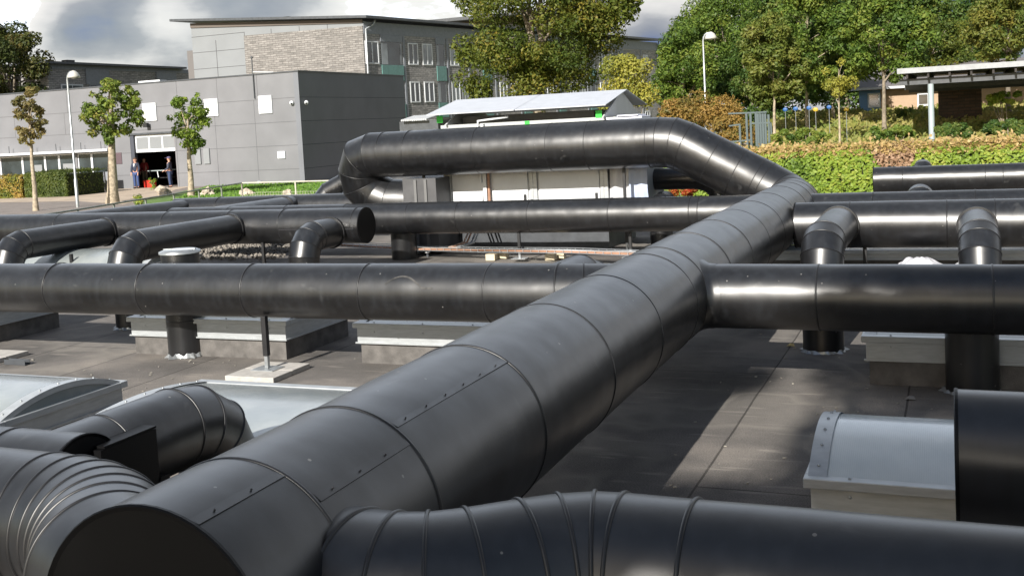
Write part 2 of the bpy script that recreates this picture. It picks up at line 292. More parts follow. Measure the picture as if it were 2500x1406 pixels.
# ------------------------------------------------------------------ mesh helpers
class MB:
    def __init__(s): s.v = []; s.f = []; s.sm = []
    def add(s, vs, fs, smooth=False):
        b = len(s.v); s.v += [tuple(v) for v in vs]; s.f += [tuple(b+i for i in f) for f in fs]; s.sm += [smooth]*len(fs)
    def box(s, a, b):
        x0, y0, z0 = a; x1, y1, z1 = b
        s.add([(x0, y0, z0), (x1, y0, z0), (x1, y1, z0), (x0, y1, z0), (x0, y0, z1), (x1, y0, z1), (x1, y1, z1), (x0, y1, z1)],
              [(0, 3, 2, 1), (4, 5, 6, 7), (0, 1, 5, 4), (1, 2, 6, 5), (2, 3, 7, 6), (3, 0, 4, 7)])
    def obox(s, c, ax, ay, az):    # oriented box from centre and half-axis vectors
        c, ax, ay, az = map(Vector, (c, ax, ay, az)); P = []
        for k in (-1, 1):
            for i, j in ((-1, -1), (1, -1), (1, 1), (-1, 1)): P.append(c+ax*i+ay*j+az*k)
        s.add(P, [(0, 3, 2, 1), (4, 5, 6, 7), (0, 1, 5, 4), (1, 2, 6, 5), (2, 3, 7, 6), (3, 0, 4, 7)])
    def bar(s, p, q, w, h=None, up=(0, 0, 1)):
        p, q = Vector(p), Vector(q); h = h or w; d = (q-p); u = Vector(up)
        if abs(d.normalized().dot(u)) > .98: u = Vector((0, 1, 0))
        sx = d.cross(u).normalized()*w/2; uz = sx.cross(d).normalized()*h/2
        s.obox((p+q)/2, d/2, sx, uz)
    def prism(s, poly, vec):
        n = len(poly); vec = Vector(vec); P = [Vector(p) for p in poly]
        s.add(P+[p+vec for p in P], [tuple(reversed(range(n))), tuple(range(n, 2*n))]+[(i, (i+1) % n, n+(i+1) % n, n+i) for i in range(n)])
    def tube(s, pts, rs, n=16, caps=(True, True), smooth=True):
        pts = [Vector(p) for p in pts]
        if isinstance(rs, (int, float)): rs = [rs]*len(pts)
        d0 = (pts[1]-pts[0]).normalized(); u = d0.cross(Vector((0, 0, 1)))
        if u.length < .1: u = Vector((1, 0, 0))
        u.normalize(); rings = []
        for i, p in enumerate(pts):
            d = ((pts[min(i+1, len(pts)-1)]-p).normalized()+(p-pts[max(i-1, 0)]).normalized())
            d = d.normalized() if d.length > 1e-6 else d0
            u = (u-d*u.dot(d)).normalized(); v = d.cross(u)
            rings.append([p+(u*math.cos(2*math.pi*k/n)+v*math.sin(2*math.pi*k/n))*rs[i] for k in range(n)])
        V = [q for r in rings for q in r]; F = []
        for i in range(len(pts)-1):
            for k in range(n): F.append((i*n+k, i*n+(k+1) % n, (i+1)*n+(k+1) % n, (i+1)*n+k))
        s.add(V, F, smooth)
        if caps[0]: s.add(rings[0], [tuple(reversed(range(n)))])
        if caps[1]: s.add(rings[-1], [tuple(range(n))])
    def sphere(s, c, r, n=12, sc=(1, 1, 1), half=False):
        c = Vector(c); V = []; F = []; m = n//2; lo = 0 if half else -math.pi/2
        for i in range(m+1):
            a = lo+(math.pi/2-lo)*i/m
            for k in range(n):
                b = 2*math.pi*k/n; V.append(c+Vector((math.cos(a)*math.cos(b)*r*sc[0], math.cos(a)*math.sin(b)*r*sc[1], math.sin(a)*r*sc[2])))
        for i in range(m):
            for k in range(n): F.append((i*n+k, i*n+(k+1) % n, (i+1)*n+(k+1) % n, (i+1)*n+k))
        s.add(V, F, True)
    def build(s, name, m, parent=None, bevel=0.0):
        off = wloc(parent) if parent else Vector((0, 0, 0))
        me = bpy.data.meshes.new(name)
        me.from_pydata([(v[0]-off[0], v[1]-off[1], v[2]-off[2]) for v in s.v], [], s.f)
        me.polygons.foreach_set('use_smooth', s.sm)
        me.materials.append(m)
        bmn = bmesh.new(); bmn.from_mesh(me); bmesh.ops.recalc_face_normals(bmn, faces=bmn.faces); bmn.to_mesh(me); bmn.free()
        o = bpy.data.objects.new(name, me); COL.objects.link(o)
        if parent: o.parent = parent
        if bevel:
            b = o.modifiers.new('bevel', 'BEVEL'); b.width = bevel; b.segments = 2; b.limit_method = 'ANGLE'
        return o
def wloc(o):
    v = Vector((0, 0, 0))
    while o: v = v+o.location; o = o.parent
    return v
def tag(o, label, cat, group=None, kind=None):
    if label: o['label'] = label
    if cat: o['category'] = cat
    if group: o['group'] = group
    if kind: o['kind'] = kind
    return o
def thing(name, label, cat, loc, group=None):
    o = bpy.data.objects.new(name, None); COL.objects.link(o); o.location = loc; o.empty_display_size = .2
    return tag(o, label, cat, group)
def struct(o): o['kind'] = 'structure'; return o
def part(mb, name, m, parent, label=None, bevel=0.0):
    o = mb.build(name, m, parent, bevel)
    if label: o['label'] = label
    return o
def dup(o, loc=None, rotz=None, scale=None, label=None, parent=None):
    c = o.copy(); COL.objects.link(c)
    if parent: c.parent = parent
    if loc is not None: c.location = loc
    if rotz is not None: c.rotation_euler = (0, 0, rotz)
    if scale is not None: c.scale = (scale,)*3 if isinstance(scale, (int, float)) else scale
    if label: c['label'] = label
    for ch in list(o.children): dup(ch, parent=c)
    return c

# ------------------------------------------------------------------ duct building
def frame(d, u=None):
    if u is None:
        u = Vector((0, 0, 1))-d*d.z
        if u.length < .2: u = Vector((0, 1, 0))-d*d.y
    else: u = u-d*u.dot(d)
    u.normalize(); return u, d.cross(u)
def mitre(mb, pts, r, n=56, sub=.25, pre=None, post=None):
    """segmented sheet-metal duct: each straight gore keeps crisp mitre edges; slightly dented"""
    pts = [Vector(p) for p in pts]; dirs = [(pts[i+1]-pts[i]).normalized() for i in range(len(pts)-1)]
    nrm = [dirs[0]]+[(dirs[i]+dirs[i+1]).normalized() for i in range(len(dirs)-1)]+[dirs[-1]]
    if pre is not None: nrm[0] = (Vector(pre)+dirs[0]).normalized()
    if post is not None: nrm[-1] = (Vector(post)+dirs[-1]).normalized()
    u = None
    for i, d in enumerate(dirs):
        u, v = frame(d, u); L_ = (pts[i+1]-pts[i]).length; k = max(1, int(L_/sub)) if sub else 1
        V = []; F = []
        for j in range(k+1):
            for a in range(n):
                t = 2*math.pi*a/n; o = (u*math.cos(t)+v*math.sin(t))
                s0 = -(o*r).dot(nrm[i])/d.dot(nrm[i]); s1 = L_-(o*r).dot(nrm[i+1])/d.dot(nrm[i+1])
                q = pts[i]+o*r+d*(s0+(s1-s0)*j/k)
                if r > .15 and 0 < j < k: q = q+o*((noise.noise(q*1.7)*.004+noise.noise(q*4.1)*.0012)*min(1, r/.3))
                V.append(q)
        for j in range(k):
            for a in range(n): F.append((j*n+a, j*n+(a+1) % n, (j+1)*n+(a+1) % n, (j+1)*n+a))
        mb.add(V, F, True)
    return dirs, nrm
def band(P, d, nn, r, w=.014, h=.005, n=56):
    P = Vector(P); d = Vector(d); nn = Vector(nn); u, v = frame(d); mb = MB(); V = []; F = []
    prof = [(-w/2, -.002), (-w/2*.8, h*.8), (0, h), (w/2*.8, h*.8), (w/2, -.002)]
    for (s, e) in prof:
        for a in range(n):
            t = 2*math.pi*a/n; o = (u*math.cos(t)+v*math.sin(t)); V.append(P+o*(r+e)+d*(-(o*r).dot(nn)/d.dot(nn)+s))
    m_ = len(prof)
    for j in range(m_-1):
        for a in range(n): F.append((j*n+a, j*n+(a+1) % n, (j+1)*n+(a+1) % n, (j+1)*n+a))
    mb.add(V, F, True); return mb
def chain(parent, pts, spans, r, bw=.014, bh=.005, n=56, bands=()):
    """one continuous duct cut into named parts; spans = (first point, last point, name)"""
    pts = [Vector(p) for p in pts]; ds = [(pts[i+1]-pts[i]).normalized() for i in range(len(pts)-1)]
    for a, b, nm in spans:
        run(parent, pts[a:b+1], r, nm, (), True, bw, bh, n, ds[a-1] if a > 0 else None, ds[b] if b < len(pts)-1 else None)
        if b < len(pts)-1: part(band(pts[b], ds[b-1], (ds[b-1]+ds[b]).normalized(), r, bw, bh, n), 'joint_band', SEAM, parent)
    for p, d in bands: part(band(Vector(p), Vector(d), Vector(d), r, bw, bh, n), 'joint_band', SEAM, parent)
def run(parent, pts, r, name='duct_casing', bands=(), mitres=True, bw=.014, bh=.005, n=56, pre=None, post=None):
    mb = MB(); dirs, nrm = mitre(mb, pts, r, n, .25, pre, post); o = part(mb, name, DUCT, parent)
    pts = [Vector(p) for p in pts]
    if mitres:
        for i in range(1, len(pts)-1):
            part(band(pts[i], dirs[i], nrm[i], r, bw, bh, n), 'joint_band', SEAM, parent)
    for p in bands:
        p = Vector(p); part(band(p, dirs[0], dirs[0], r, bw, bh, n), 'joint_band', SEAM, parent)
    return o
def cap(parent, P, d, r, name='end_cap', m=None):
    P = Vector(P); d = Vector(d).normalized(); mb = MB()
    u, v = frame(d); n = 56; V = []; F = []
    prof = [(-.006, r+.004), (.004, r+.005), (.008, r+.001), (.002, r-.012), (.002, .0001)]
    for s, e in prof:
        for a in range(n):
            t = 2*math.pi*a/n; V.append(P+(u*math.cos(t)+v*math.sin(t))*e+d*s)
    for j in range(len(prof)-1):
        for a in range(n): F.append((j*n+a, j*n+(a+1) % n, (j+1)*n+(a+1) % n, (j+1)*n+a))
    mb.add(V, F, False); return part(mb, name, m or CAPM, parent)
def flange(parent, P, d, r):
    P = Vector(P); d = Vector(d).normalized(); mb = MB(); mb.tube([P-d*.02, P+d*.02], r+.02, 40); return part(mb, 'collar', SEAM, parent)
def seam_strip(parent, base, along, length, ang, r, w=.034, every=.16):
    """overlapped longitudinal seam with rivets; base on the axis, ang about it from straight up towards +X"""
    d = Vector(along).normalized(); side = d.cross(Vector((0, 0, 1))).normalized(); base = Vector(base)
    mb = MB(); V = []; hw = w/2/r
    for s in (0, length):
        for a in (ang-hw, ang+hw*.9, ang+hw):
            pass
    def at_(a, s, e): return base+d*s+(Vector((0, 0, 1))*math.cos(a)+side*math.sin(a))*(r+e)
    A = [(ang-hw, .0008), (ang+hw*.85, .0035), (ang+hw, -.004)]
    for s in (0, length):
        for a, e_ in A: V.append(at_(a, s, e_))
    mb.add(V, [(0, 1, 4, 3), (1, 2, 5, 4)], False)
    st = part(mb, 'seam_strip', DUCT, parent)
    for i in range(int(length/every)): mb = MB(); mb.sphere(at_(ang, every*(i+.5), .005), .0035, 8); part(mb, 'rivet', RIVET, st)
def legs(name, label, x, y, ztop, pad=True, foot=True, lean=(0, 0), group='posts holding up the ducts', w=.045):
    t = thing(name, label, 'duct support', (x, y, 0), group)
    mb = MB(); mb.obox((x+lean[0]*.6, y+lean[1]*.6, (ztop+.16)/2), (w/2, 0, 0), (0, w/2, 0), (lean[0]*.5, lean[1]*.5, (ztop-.16)/2)); part(mb, 'post', BLACKP, t, bevel=.002)
    if foot:
        mb = MB(); mb.box((x-.016, y-.016, .056), (x+.016, y+.016, .17)); mb.box((x-.11, y-.09, .046), (x+.11, y+.09, .054)); part(mb, 'adjustable_foot', GALV, t)
    return t

# ================================================================== SETTING: ground
def zg(x, y):
    def ss(t): t = min(1, max(0, t)); return t*t*(3-2*t)
    return G+ss((x+15)/7)*ss((y-32)/28)*2.1
mb = MB(); nx, ny = 90, 90; V = []; F = []
xs = [-900, -400, -200]+[-120+i*2.4 for i in range(nx-6)]+[200, 400, 900]
ys = [-300, -100]+[-20+i*2.4 for i in range(ny-6)]+[300, 500, 900, 1500]
nx, ny = len(xs), len(ys)
for y in ys:
    for x in xs: V.append((x, y, zg(x, y)))
for j in range(ny-1):
    for i in range(nx-1): F.append((j*nx+i, j*nx+i+1, (j+1)*nx+i+1, (j+1)*nx+i))
mb.add(V, F, True); struct(mb.build('ground', EARTH))
def sheet(name, pts, z, m):
    mb = MB(); mb.add([(p[0], p[1], z) for p in pts], [tuple(range(len(pts)))]); return struct(mb.build(name, m))
sheet('street', [(-110, 20), (-24, 20), (-24, 60), (-110, 60)], G+.004, ASPH)
sheet('path', [onz(-300, 500, G), onz(190, 492, G), onz(300, 500, G), onz(395, 478, G), onz(428, 464, G), (-39.6, 48.9, 0), (-75, 48.9, 0)], G+.010, SAND)
lw = sheet('lawn', [onz(330, 495, G), onz(400, 478, G), onz(470, 462, G), (-36, 48.8, 0), (-24, 48.8, 0), (-20, 34, 0), (-29, 34, 0)], G+.008, LAWN)
# the flat roof we stand on
mb = MB(); mb.box((-21.2, -8, G-.2), (9, 22.4, 0)); struct(mb.build('flat_roof', ROOF))
# gravel bed at the duct shaft
mb = MB(); rng = random.Random(3)
for i in range(1500):
    x = rng.uniform(-14.2, -10.35); y = rng.uniform(14.55, 17.3); s_ = rng.uniform(.02, .045)
    mb.sphere((x, y, s_*.5+rng.uniform(0, .02)), s_, 5, (1, rng.uniform(.7, 1.2), .7))
g_ = mb.build('gravel', mat('pebbles', (.30, .27, .23), .9, col2=(.12, .11, .10), vscale=30)); tag(g_, 'patch of loose pebbles on the roof behind the short capped duct', 'gravel', kind='stuff')

# ================================================================== DUCTS
ZD = .70
# ---- main duct: cap near the camera, long diagonal run, elbow, high run, U-turn into the air handler
md = thing('main_duct', 'thick black duct running diagonally from the bottom left, then rising across the white unit', 'air duct', (-2.0, 2.15, 0))
A0 = Vector((-1.94, 2.11, .715)); A1 = Vector((-2.07, 14.72, .70)); rD = .363; rC = .235
dA = (A1-A0).normalized()
def onA(d): return A0+dA*d
B0 = Vector((-2.52, 15.32, .95)); B1 = Vector((-3.62, 15.3, 1.55)); dB = (B1-B0).normalized()
mp_ = [A0, A1, (-2.10, 15.08, .71), (-2.24, 15.26, .79), B0, B1, (-3.78, 15.3, 1.612), (-3.98, 15.3, 1.63), (-8.72, 15.3, 1.62),
       (-8.92, 15.32, 1.56), (-9.02, 15.37, 1.38), (-9.02, 15.44, 1.15), (-8.88, 15.50, .96), (-8.62, 15.54, .85), (-8.16, 15.6, .82)]
chain(md, mp_, [(0, 1, 'duct_casing'), (1, 4, 'elbow'), (4, 5, 'rising_casing'), (5, 7, 'elbow'), (7, 8, 'high_casing'), (8, 14, 'return_elbow')], rD, .014, .0045, 88,
      [(onA(d), dA) for d in (.40, .975, 1.98, 3.0, 4.0, 4.98, 5.35, 6.3, 7.3, 8.3, 9.3, 10.4, 11.5, 12.2)]+[(B0+dB*d, dB) for d in (.14, .42, .8)]+[((x, 15.3, 1.625), (1, 0, 0)) for x in (-4.11, -5.03, -5.63, -6.83, -8.03, -8.5)])
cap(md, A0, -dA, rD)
seam_strip(md, onA(.01), dA, .38, R(24.5), rD); seam_strip(md, onA(.415), dA, .55, R(44), rD)
seam_strip(md, onA(.99), dA, .98, R(32.5), rD)
# ---- duct joining the main one at its near end, left
nl = thing('near_left_duct', 'black duct at the bottom left bending into the capped end of the diagonal duct', 'air duct', (-3.2, 2.79, 0))
ZC = .69
chain(nl, [(-5.6, 2.79, ZC), (-3.0, 2.79, ZC), (-2.89, 2.782, ZC), (-2.79, 2.758, ZC), (-2.70, 2.718, ZC), (-2.62, 2.665, ZC), (-2.55, 2.60, ZC), (-2.48, 2.525, ZC), (-2.17, 2.40, ZC)],
      [(0, 1, 'duct_casing'), (1, 8, 'gored_elbow')], rC, .011, .0045, 84, [((-3.5, 2.79, ZC), (1, 0, 0)), ((-4.6, 2.79, ZC), (1, 0, 0))])
# ---- near right
nr = thing('near_right_duct', 'black duct along the bottom right with a gored bend at the diagonal duct', 'air duct', (-.5, 2.87, 0))
chain(nr, [(-2.0, 2.70, ZC), (-1.72, 2.60, ZC), (-1.60, 2.572, ZC), (-1.49, 2.570, ZC), (-1.385, 2.598, ZC), (-1.285, 2.66, ZC), (-1.16, 2.765, ZC), (-1.07, 2.832, ZC), (-.985, 2.87, ZC), (-.91, 2.877, ZC), (3.0, 2.90, ZC)],
      [(0, 9, 'gored_bend'), (9, 10, 'duct_casing')], rC, .013, .0065, 84, [((-.70, 2.877, ZC), (1, 0, 0)), ((.55, 2.885, ZC), (1, 0, 0))])
# ---- big capped duct at right
pr = thing('right_end_duct', 'thick black duct entering from the right edge with its blunt end beside the right skylight', 'air duct', (.5, 4.25, 0))
run(pr, [(-.02, 4.25, ZC), (2.8, 4.25, ZC)], .24, bands=[(.9, 4.25, ZC)], n=72); cap(pr, (-.02, 4.25, ZC), (-1, 0, 0), .24)
# ---- middle cross duct
mL = thing('left_cross_duct', 'long black duct crossing the left half of the roof and meeting the diagonal duct', 'air duct', (-7, 7.66, 0))
run(mL, [(-12.5, 7.66, .68), (-2.3, 7.66, .695)], .232, bands=[(x, 7.66, .692) for x in (-9.9, -8.9, -7.81, -6.73, -5.61, -4.47, -3.37)], n=64)
part(band((-2.82, 7.66, .694), (1, 0, 0), (1, .16, 0), .232, .016, .008), 'joint_band', SEAM, mL); part(band((-2.62, 7.66, .694), (1, 0, 0), (1, .3, 0), .232, .016, .008), 'joint_band', SEAM, mL)
def on_cyl(x, a, r=.2335): return (x, 7.66-r*math.cos(a), .693+r*math.sin(a))
mb = MB(); V = []; k_ = 22
for i in range(k_+1):
    u_ = i/k_; x = -4.22+.42*u_; a = .30+.42*math.sin(math.pi*min(1, u_*1.15+.1))
    V += [on_cyl(x, a-.035), on_cyl(x+.004, a+.03)]
mb.add(V, [(2*i, 2*i+2, 2*i+3, 2*i+1) for i in range(k_)], True); part(mb, 'chalk_smear', mat('chalk_smear', (.075, .072, .068), .75, col2=(.02, .02, .02), vscale=25), mL)
mR = thing('right_cross_duct', 'long black duct leaving the diagonal duct towards the right edge, above two dark risers', 'air duct', (0, 7.66, 0))
run(mR, [(-1.8, 7.66, .692), (2.6, 7.66, .692)], .23, bands=[(-.9, 7.66, .692), (.2, 7.66, .692), (1.3, 7.66, .692)], n=64)
def saddle(parent, x0, y, z, r, sgn, rm=.363, flare=.035):
    mb = MB(); V = []; n = 56
    for k, (dr, push) in enumerate(((flare, .002), (flare*.35, .02), (.004, .05), (.003, .09))):
        for a in range(n):
            t_ = 2*math.pi*a/n; yy = (r+dr)*math.cos(t_); zz = z+(r+dr)*math.sin(t_)
            dz = zz-.705; xm = math.sqrt(max(rm*rm-dz*dz, .0004)); V.append((x0+sgn*(xm+push), y+yy, zz))
    mb.add(V, [(j*n+a, j*n+(a+1) % n, (j+1)*n+(a+1) % n, (j+1)*n+a) for j in range(3) for a in range(n)], True); part(mb, 'saddle', DUCT, parent)
saddle(mR, -1.997, 7.66, .692, .23, 1); saddle(mL, -1.997, 7.66, .694, .232, -1)
# ---- stub behind the crossing
st = thing('short_stub_duct', 'short dark grey bent duct peeping out behind the left cross duct near the diagonal', 'air duct', (-2.85, 8.3, 0))
run(st, [(-2.95, 7.7, .70), (-2.92, 8.42, .70), (-2.9, 8.60, .64), (-2.89, 8.68, .5), (-2.89, 8.70, .0)], .19, n=40)
# ---- header left with three branches
hL = thing('capped_header_duct', 'black header duct ending in a round cap, three bent ducts plugged into it', 'air duct', (-10, 13.1, 0))
run(hL, [(-20.5, 13.1, .71), (-7.66, 13.1, .70)], .25, bands=[(x, 13.1, .703) for x in (-17.0, -15.2, -13.2, -11.08, -9.91, -8.98, -7.78)], n=56)
cap(hL, (-7.66, 13.1, .70), (1, 0, 0), .25)
mb = MB(); mb.box((-8.95, 12.846, .668), (-7.72, 12.852, .680)); part(mb, 'seam_strip', RIVET, hL)
def branch(name, label, X, Yr, zt, Yh, r=.205, rounds=3):
    t = thing(name, label, 'air duct', (X, Yr, 0), 'bent branch ducts plugged into the headers')
    run(t, [(X, Yr, 0), (X, Yr, zt-.26), (X, Yr+.05, zt-.13), (X, Yr+.14, zt-.04), (X, Yr+.27, zt), (X, Yh, zt)], r, name='duct_casing', n=44, bw=.012, bh=.005)
    flange(t, (X, Yh-.0, zt), (0, 1, 0), r*.98); return t
branch('branch_duct', 'bent black branch duct at the left edge, going into the header', -12.1, 10.95, .68, 12.83)
branch('branch_duct', 'bent black branch duct in the middle of the three at the left header', -9.75, 10.6, .70, 12.83)
branch('branch_duct', 'shortest bent black branch duct, just left of the header end cap', -8.07, 12.12, .63, 12.83)
# ---- far duct
fd = thing('far_cross_duct', 'long black duct in front of the white unit, passing behind the diagonal duct', 'air duct', (-6, 14.5, 0))
run(fd, [(-12.2, 14.5, .66), (2.6, 14.5, .655)], .24, bands=[(x, 14.5, .658) for x in (-11.0, -9.9, -8.8, -7.68, -6.85, -5.71, -4.5, -3.36, -3.24, -1.0, .2, 1.3)], n=48)
cap(fd, (-12.2, 14.5, .66), (-1, 0, 0), .24)
rs = thing('riser_duct', 'short black riser under the far cross duct left of centre', 'air duct', (-8.2, 14.85, 0), 'vertical risers standing on the roof')
run(rs, [(-8.0, 14.8, .0), (-8.0, 14.8, .5)], .2, n=36)
# ---- header right with two branches
hR = thing('right_header_duct', 'black header duct on the right with two bent branches in front', 'air duct', (0, 12.4, 0))
run(hR, [(-1.69, 12.4, .70), (3.2, 12.4, .70)], .255, bands=[(x, 12.4, .7) for x in (-1.1, -.11, .36)], n=56); cap(hR, (-1.69, 12.4, .70), (-1, 0, 0), .255)
branch('branch_duct', 'bent black branch duct nearest the diagonal duct on the right header', -1.2, 10.45, .72, 12.12, .20)
branch('branch_duct', 'bent black branch duct near the right edge, on the right header', .18, 10.75, .70, 12.12, .185)
rk = thing('back_right_duct', 'black duct lying in front of the hedge, farthest on the right', 'air duct', (0, 21.9, 0))
run(rk, [(-1.49, 21.9, .56), (3.4, 21.9, .56)], .25, bands=[(x, 21.9, .56) for x in (-.96, .48, .78)], n=44); cap(rk, (-1.49, 21.9, .56), (-1, 0, 0), .25)
for (px, py, Y, lab) in ((2252, 412, 22.35, 'round grey bend top showing above the farthest right duct'), (2245, 484, 15.1, 'round grey bend top between the two right header ducts'), (1612, 496, 15.9, 'round grey bend top in front of the red bush')):
    p = ony(px, py, Y); t = thing('duct_bend', lab, 'air duct', (p.x, p.y, 0))
    run(t, [(p.x, p.y, 0), (p.x, p.y, p.z-.22), (p.x, p.y+.05, p.z-.1), (p.x, p.y+.16, p.z-.02), (p.x, p.y+.3, p.z)], .17, name='bend_casing', n=32)
# ---- risers under the right cross duct
for x, y, zt, r_, lab in ((-1.05, 9.1, .55, .165, 'dark riser with frayed foil at its foot, left one under the right cross duct'), (.07, 7.95, .6, .172, 'dark riser with a bright streak, under the right cross duct at the right edge'), (-8.4, 9.2, .52, .17, 'small dark riser beside the long skylight, behind the left cross duct')):
    t = thing('riser_duct', lab, 'air duct', (x, y, 0), 'vertical risers standing on the roof'); run(t, [(x, y, .0), (x, y, zt)], r_, n=40)
    mb = MB(); rr_ = random.Random(int(y*10)); V = []
    for k in range(40):
        a = 2*math.pi*k/40; q_ = r_+.006+rr_.random()**3*.05; V += [(x+math.cos(a)*(r_+.003), y+math.sin(a)*(r_+.003), .012+.02*rr_.random()), (x+math.cos(a)*q_, y+math.sin(a)*q_, .004)]
    mb.add(V, [(2*k, 2*k+1, (2*k+3) % 80, (2*k+2) % 80) for k in range(40)]); part(mb, 'foil_skirt', GALV, t)
t = thing('lidded_riser_duct', 'black riser with a pale metal lid sticking up behind the left cross duct', 'air duct', (-6.72, 8.06, 0), 'vertical risers standing on the roof')
run(t, [(-6.72, 8.06, .02), (-6.73, 8.06, .97)], .175, bands=[(-6.72, 8.06, .34)], n=44)
mb = MB(); mb.tube([(-6.73, 8.06, .965), (-6.73, 8.06, .985), (-6.73, 8.06, 1.0)], [.19, .19, .15], 40); mb.obox((-6.73, 8.06, 1.003), (.16, .03, 0), (-.003, .012, 0), (0, 0, .004)); part(mb, 'metal_lid', GALV, t)
mb = MB(); rr_ = random.Random(5); V = []
for k in range(40):
    a = 2*math.pi*k/40; q_ = .183+rr_.random()**2*.06; V += [(-6.72+math.cos(a)*.178, 8.06+math.sin(a)*.178, .02+.03*rr_.random()), (-6.72+math.cos(a)*q_, 8.06+math.sin(a)*q_, .004)]
mb.add(V, [(2*k, 2*k+1, (2*k+3) % 80, (2*k+2) % 80) for k in range(40)]); part(mb, 'foil_skirt', GALV, t)
# ---- back rows on the left
t = thing('back_row_duct', 'flat dark duct row behind the far cross duct, left of the unit', 'air duct', (-12, 17.5, 0)); run(t, [(-14.6, 17.5, .62), (-10.2, 17.5, .64)], .24, bands=[(x, 17.5, .63) for x in (-13.5, -12.2, -11.2)], n=40); cap(t, (-10.2, 17.5, .64), (1, 0, 0), .24)
t = thing('side_branch_duct', 'grey lit branch duct slanting left from the back row of ducts', 'air duct', (-14.3, 16, 0)); run(t, [(-14.15, 13.4, .69), (-14.3, 17.3, .64)], .2, n=36)
t = thing('side_branch_duct', 'slanting branch duct with a bright collar in the back row of ducts', 'air duct', (-11.6, 16, 0)); run(t, [(-11.55, 14.6, .68), (-11.75, 17.3, .66)], .2, n=36); flange(t, (-11.74, 17.1, .66), (0, 1, 0), .2)
t = thing('arched_duct', 'larger of two arched black ducts behind the roof fence, left of the high duct', 'air duct', (-11.5, 18.2, 0))
run(t, [(-12.2, 18.1, -.1), (-11.75, 18.2, .55), (-11.5, 18.3, .86), (-11.2, 18.35, 1.0), (-10.2, 18.4, 1.02), (-8.9, 18.4, 1.0)], .2, n=36)
t = thing('arched_duct', 'smaller of two arched black ducts, upright with a bent top, left of the high duct', 'air duct', (-10.7, 17.9, 0))
run(t, [(-10.95, 17.95, 0), (-10.9, 17.95, .66), (-10.82, 17.98, .8), (-10.66, 18.02, .88), (-10.2, 18.05, .9), (-9.2, 18.1, .88)], .165, n=36)
t = thing('rear_outlet_duct', 'short black duct leaving the right side of the white unit under the high duct', 'air duct', (-4.4, 16.9, 0))
run(t, [(-4.7, 16.9, 1.0), (-3.82, 16.9, 1.0), (-3.62, 16.9, .95), (-3.49, 16.9, .84), (-3.43, 16.9, .66), (-3.43, 16.9, 0)], .175, n=36)
# ---- small duct with saddle plate, near left
sdk = thing('small_elbow_duct', 'short black duct with a bent end and box saddle between the near skylights', 'air duct', (-3.3, 4, 0))
chain(sdk, [(-3.57, 3.40, .60), (-3.57, 4.12, .60), (-3.57, 4.27, .575), (-3.57, 4.39, .50), (-3.57, 4.45, .38), (-3.57, 4.46, .03)], [(0, 1, 'duct_casing'), (1, 5, 'elbow')], .2, n=56, bands=[((-3.57, 3.66, .6), (0, 1, 0))])
mb = MB(); mb.box((-3.40, 3.42, .36), (-3.345, 3.76, .725)); mb.box((-3.50, 3.44, .728), (-3.343, 3.76, .738)); mb.box((-3.44, 3.76, .34), (-3.34, 3.82, .50)); part(mb, 'box_saddle', CAPM, sdk)
l2 = thing('near_capped_duct', 'black duct at the left edge ending in a cap behind the near left duct', 'air duct', (-3.6, 3.375, 0))
run(l2, [(-6.2, 3.375, .578), (-3.40, 3.375, .578)], .223, bands=[(-3.80, 3.375, .578), (-4.8, 3.375, .578)], n=64); cap(l2, (-3.40, 3.375, .578), (1, 0, 0), .223)

# ================================================================== SUPPORTS
legs('support_post', 'black post with galvanised foot on the white slab, in front of the long skylight', -5.43, 7.5, .5)
def slab(name, label, x0, y0, x1, y1, h=.045):
    t = thing(name, label, 'paving slab', ((x0+x1)/2, (y0+y1)/2, 0), 'paving slabs under the posts'); mb = MB(); ym = (y0+y1)/2
    mb.box((x0, y0, .002), (x1, ym-.003, h)); part(mb, 'slab_half', CONC, t, bevel=.004); mb = MB(); mb.box((x0, ym+.003, .002), (x1, y1, h)); part(mb, 'slab_half', CONC, t, bevel=.004); return t
slab('concrete_slab', 'white concrete slab under the post in front of the long skylight', -5.66, 7.22, -5.18, 7.76)
slab('concrete_slab', 'white concrete slab at the left edge of the roof', -9.2, 7.22, -8.42, 7.78)
t = thing('channel_offcut', 'short dark metal channel lying beside the left slab', 'metal offcut', (-8.3, 7.3, 0)); mb = MB(); c_ = onz(42, 890, 0)
mb.box((c_.x-.13, c_.y-.03, .003), (c_.x+.13, c_.y+.03, .008)); mb.box((c_.x-.13, c_.y-.03, .008), (c_.x+.13, c_.y-.026, .05)); mb.box((c_.x-.13, c_.y+.026, .008), (c_.x+.13, c_.y+.03, .05)); part(mb, 'channel', DGREY, t)
for px, py, Y, zt, lab in ((1270, 638, 14.45, .45, 'black post under the far cross duct at the cable tray'), (1540, 612, 14.6, .45, 'black post under the far cross duct next to the diagonal duct'), (175, 640, 11.6, .5, 'short post under the leftmost branch duct'), (645, 640, 13.0, .48, 'pale post under the capped header duct'),
                           (1524, 440, 15.35, 1.3, 'tall thin post under the high duct beside the white sheet'), (1755, 475, 15.3, 1.0, 'post under the sloping part of the high duct'), (1037, 470, 15.4, 1.3, 'tall pale post under the left of the high duct'), (2112, 630, 12.4, .5, 'post under the right header duct')):
    p = ony(px, py, Y); lg = legs('support_post', lab, p.x, Y, zt, w=.04)

